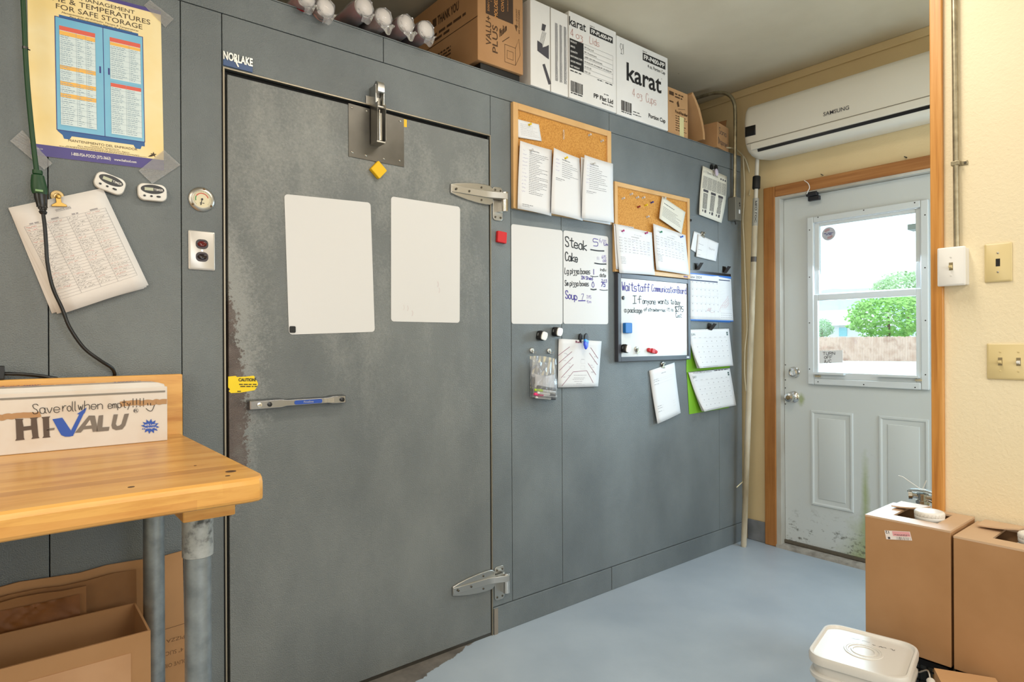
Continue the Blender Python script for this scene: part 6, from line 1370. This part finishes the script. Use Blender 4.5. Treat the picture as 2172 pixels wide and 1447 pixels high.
rotm = upF(3.258, -.014, 0, math.radians(9)); zt_ = ZB + .150
e = MB(rotm); e.box(0, .165, 0, .175, ZB + .002, zt_); build('carton_body', e, M_KRAFT, cm, sharp=0, bevel=.002)
e = MB(rotm)
for x0_, x1_, y0_, y1_, dx, dy, dz in ((.005, .160, .172, .175, 0, .03, .11), (.162, .165, .02, .16, .02, 0, .06)):
    e.loft([[(x0_, y0_, zt_), (x1_, y0_, zt_), (x1_, y1_, zt_), (x0_, y1_, zt_)], [(x0_ + dx, y0_ + dy, zt_ + dz), (x1_ + dx, y0_ + dy, zt_ + dz), (x1_ + dx, y1_ + dy, zt_ + dz), (x0_ + dx, y1_ + dy, zt_ + dz)]])
build('open_flap', e, M_KRAFTD, cm, sharp=0)
Sx = Surf(*[rotm @ Vector(v) for v in ((0, -.0006, zt_), (.165, -.0006, zt_), (.165, -.0006, ZB), (0, -.0006, ZB))])
e = MB(); hand(e, Sx, 'Sono', .14, .78, .42, .24, .0030); hand(e, Sx, 'Disposed', .08, .88, .82, .22, .0030); build('handwriting', e, M_PRINT, cm, sharp=0)
# bagged cup stacks
def cups(px, py, r, label, tint, yaw=0.0, tilt=0.0):
    c = W(px, py, .035); t = thing('cup_stack', (c.x, .1, c.z - r), label, 'cups', 'bagged stacks of cups on the cooler'); L_ = .36
    fr = Matrix.Translation(c) @ Matrix.Rotation(yaw, 4, 'Z') @ Matrix.Rotation(math.radians(-90) + tilt, 4, 'X')     # local z runs back over the cooler
    prof = [(r * .72, .0005), (r * .97, 0), (r, .003)]; e = MB(fr); e.lathe([(r * .96, -.002), (r * 1.0, .0), (r * 1.0, .006), (r * .93, .007), (r * .93, .0035), (.001, .003)][::-1], 36); build('cup_rim', e, M_PLW, t)
    e = MB(fr); e.lathe([(r * .94, .006)] + [(r * (.96 + (.035 if k % 2 else 0)), .012 + .008 * k) for k in range(36)] + [(r * .7, .32)], 28); build('cup_sides', e, tint, t)
    rr = random.Random(int(px)); ph = [rr.uniform(0, 6) for _ in range(4)]
    e = MB(fr); rings = []
    for k in range(22):
        z = -.014 + .38 * k / 21; ring_ = []
        for i in range(30):
            a = 2 * math.pi * i / 30; rad = r * (1.09 + .035 * math.sin(3 * a + ph[0] + z * 30) + .03 * math.sin(5 * a - z * 60 + ph[1]) + .02 * math.sin(11 * a + z * 90 + ph[2]))
            if z < 0: rad *= (.80 + .2 * (z + .014) / .014)
            dip = .0 * r * max(0, math.cos(a - math.pi / 2)) ** 6 * (1 if k < 3 else .0) * math.sin(ph[3])
            x_, y_ = rad * math.cos(a), rad * math.sin(a) + dip
            zc = (fr @ Vector((x_, y_, z))).z
            if zc < ZB + .001 and (fr @ Vector((x_, y_, z))).y > -.004: y_ += zc - ZB - .001
            ring_.append((x_, y_, z + .004 * math.sin(7 * a + ph[2])))
        rings.append(ring_)
    e.loft(rings); build('plastic_bag', e, M_WRAP, t, sharp=80)
    def tail(u, v):
        a = math.radians(-150 + 120 * u); q = fr @ Vector((r * 1.06 * math.cos(a), -r * 1.06 * math.sin(a), -.010))
        k = (1 - abs(2 * u - 1 + .3 * math.sin(ph[0])) ** 1.5)
        return q + Vector((.006 * math.sin(v * 6 + u * 14), -.010 * v - .006 * math.sin(u * 23 + v * 5) * v, -.034 * v * max(.15, k)))
    e = MB(); e.grid(tail, 18, 8); build('bag_tail', e, M_WRAP, t, sharp=80)
M_CUPR = mat('red_cup', '#a51a22', .4); M_CUPP = mat('pinkish_cup', '#c79a90', .4)
for px, py, r, lb, m, yw in ((650, -3, .030, 'bagged cup stack furthest left on the cooler, cut by the top edge', M_CUPR, .03), (690, 17, .032, 'bagged cup stack second from the left, its rim veiled by plastic', M_CUPP, .03), (772, 15, .0345, 'bagged red cup stack third from the left beside a gap', M_CUPR, .03), (813, 37, .033, 'bagged cup stack fourth from the left', M_CUPP, .03), (861, 51, .034, 'bagged red cup stack fifth from the left', M_CUPR, .03), (903, 64, .034, 'bagged red cup stack furthest right, next to the brown carton', M_CUPR, .03)):
    cups(px, py, r, lb, m, yw)
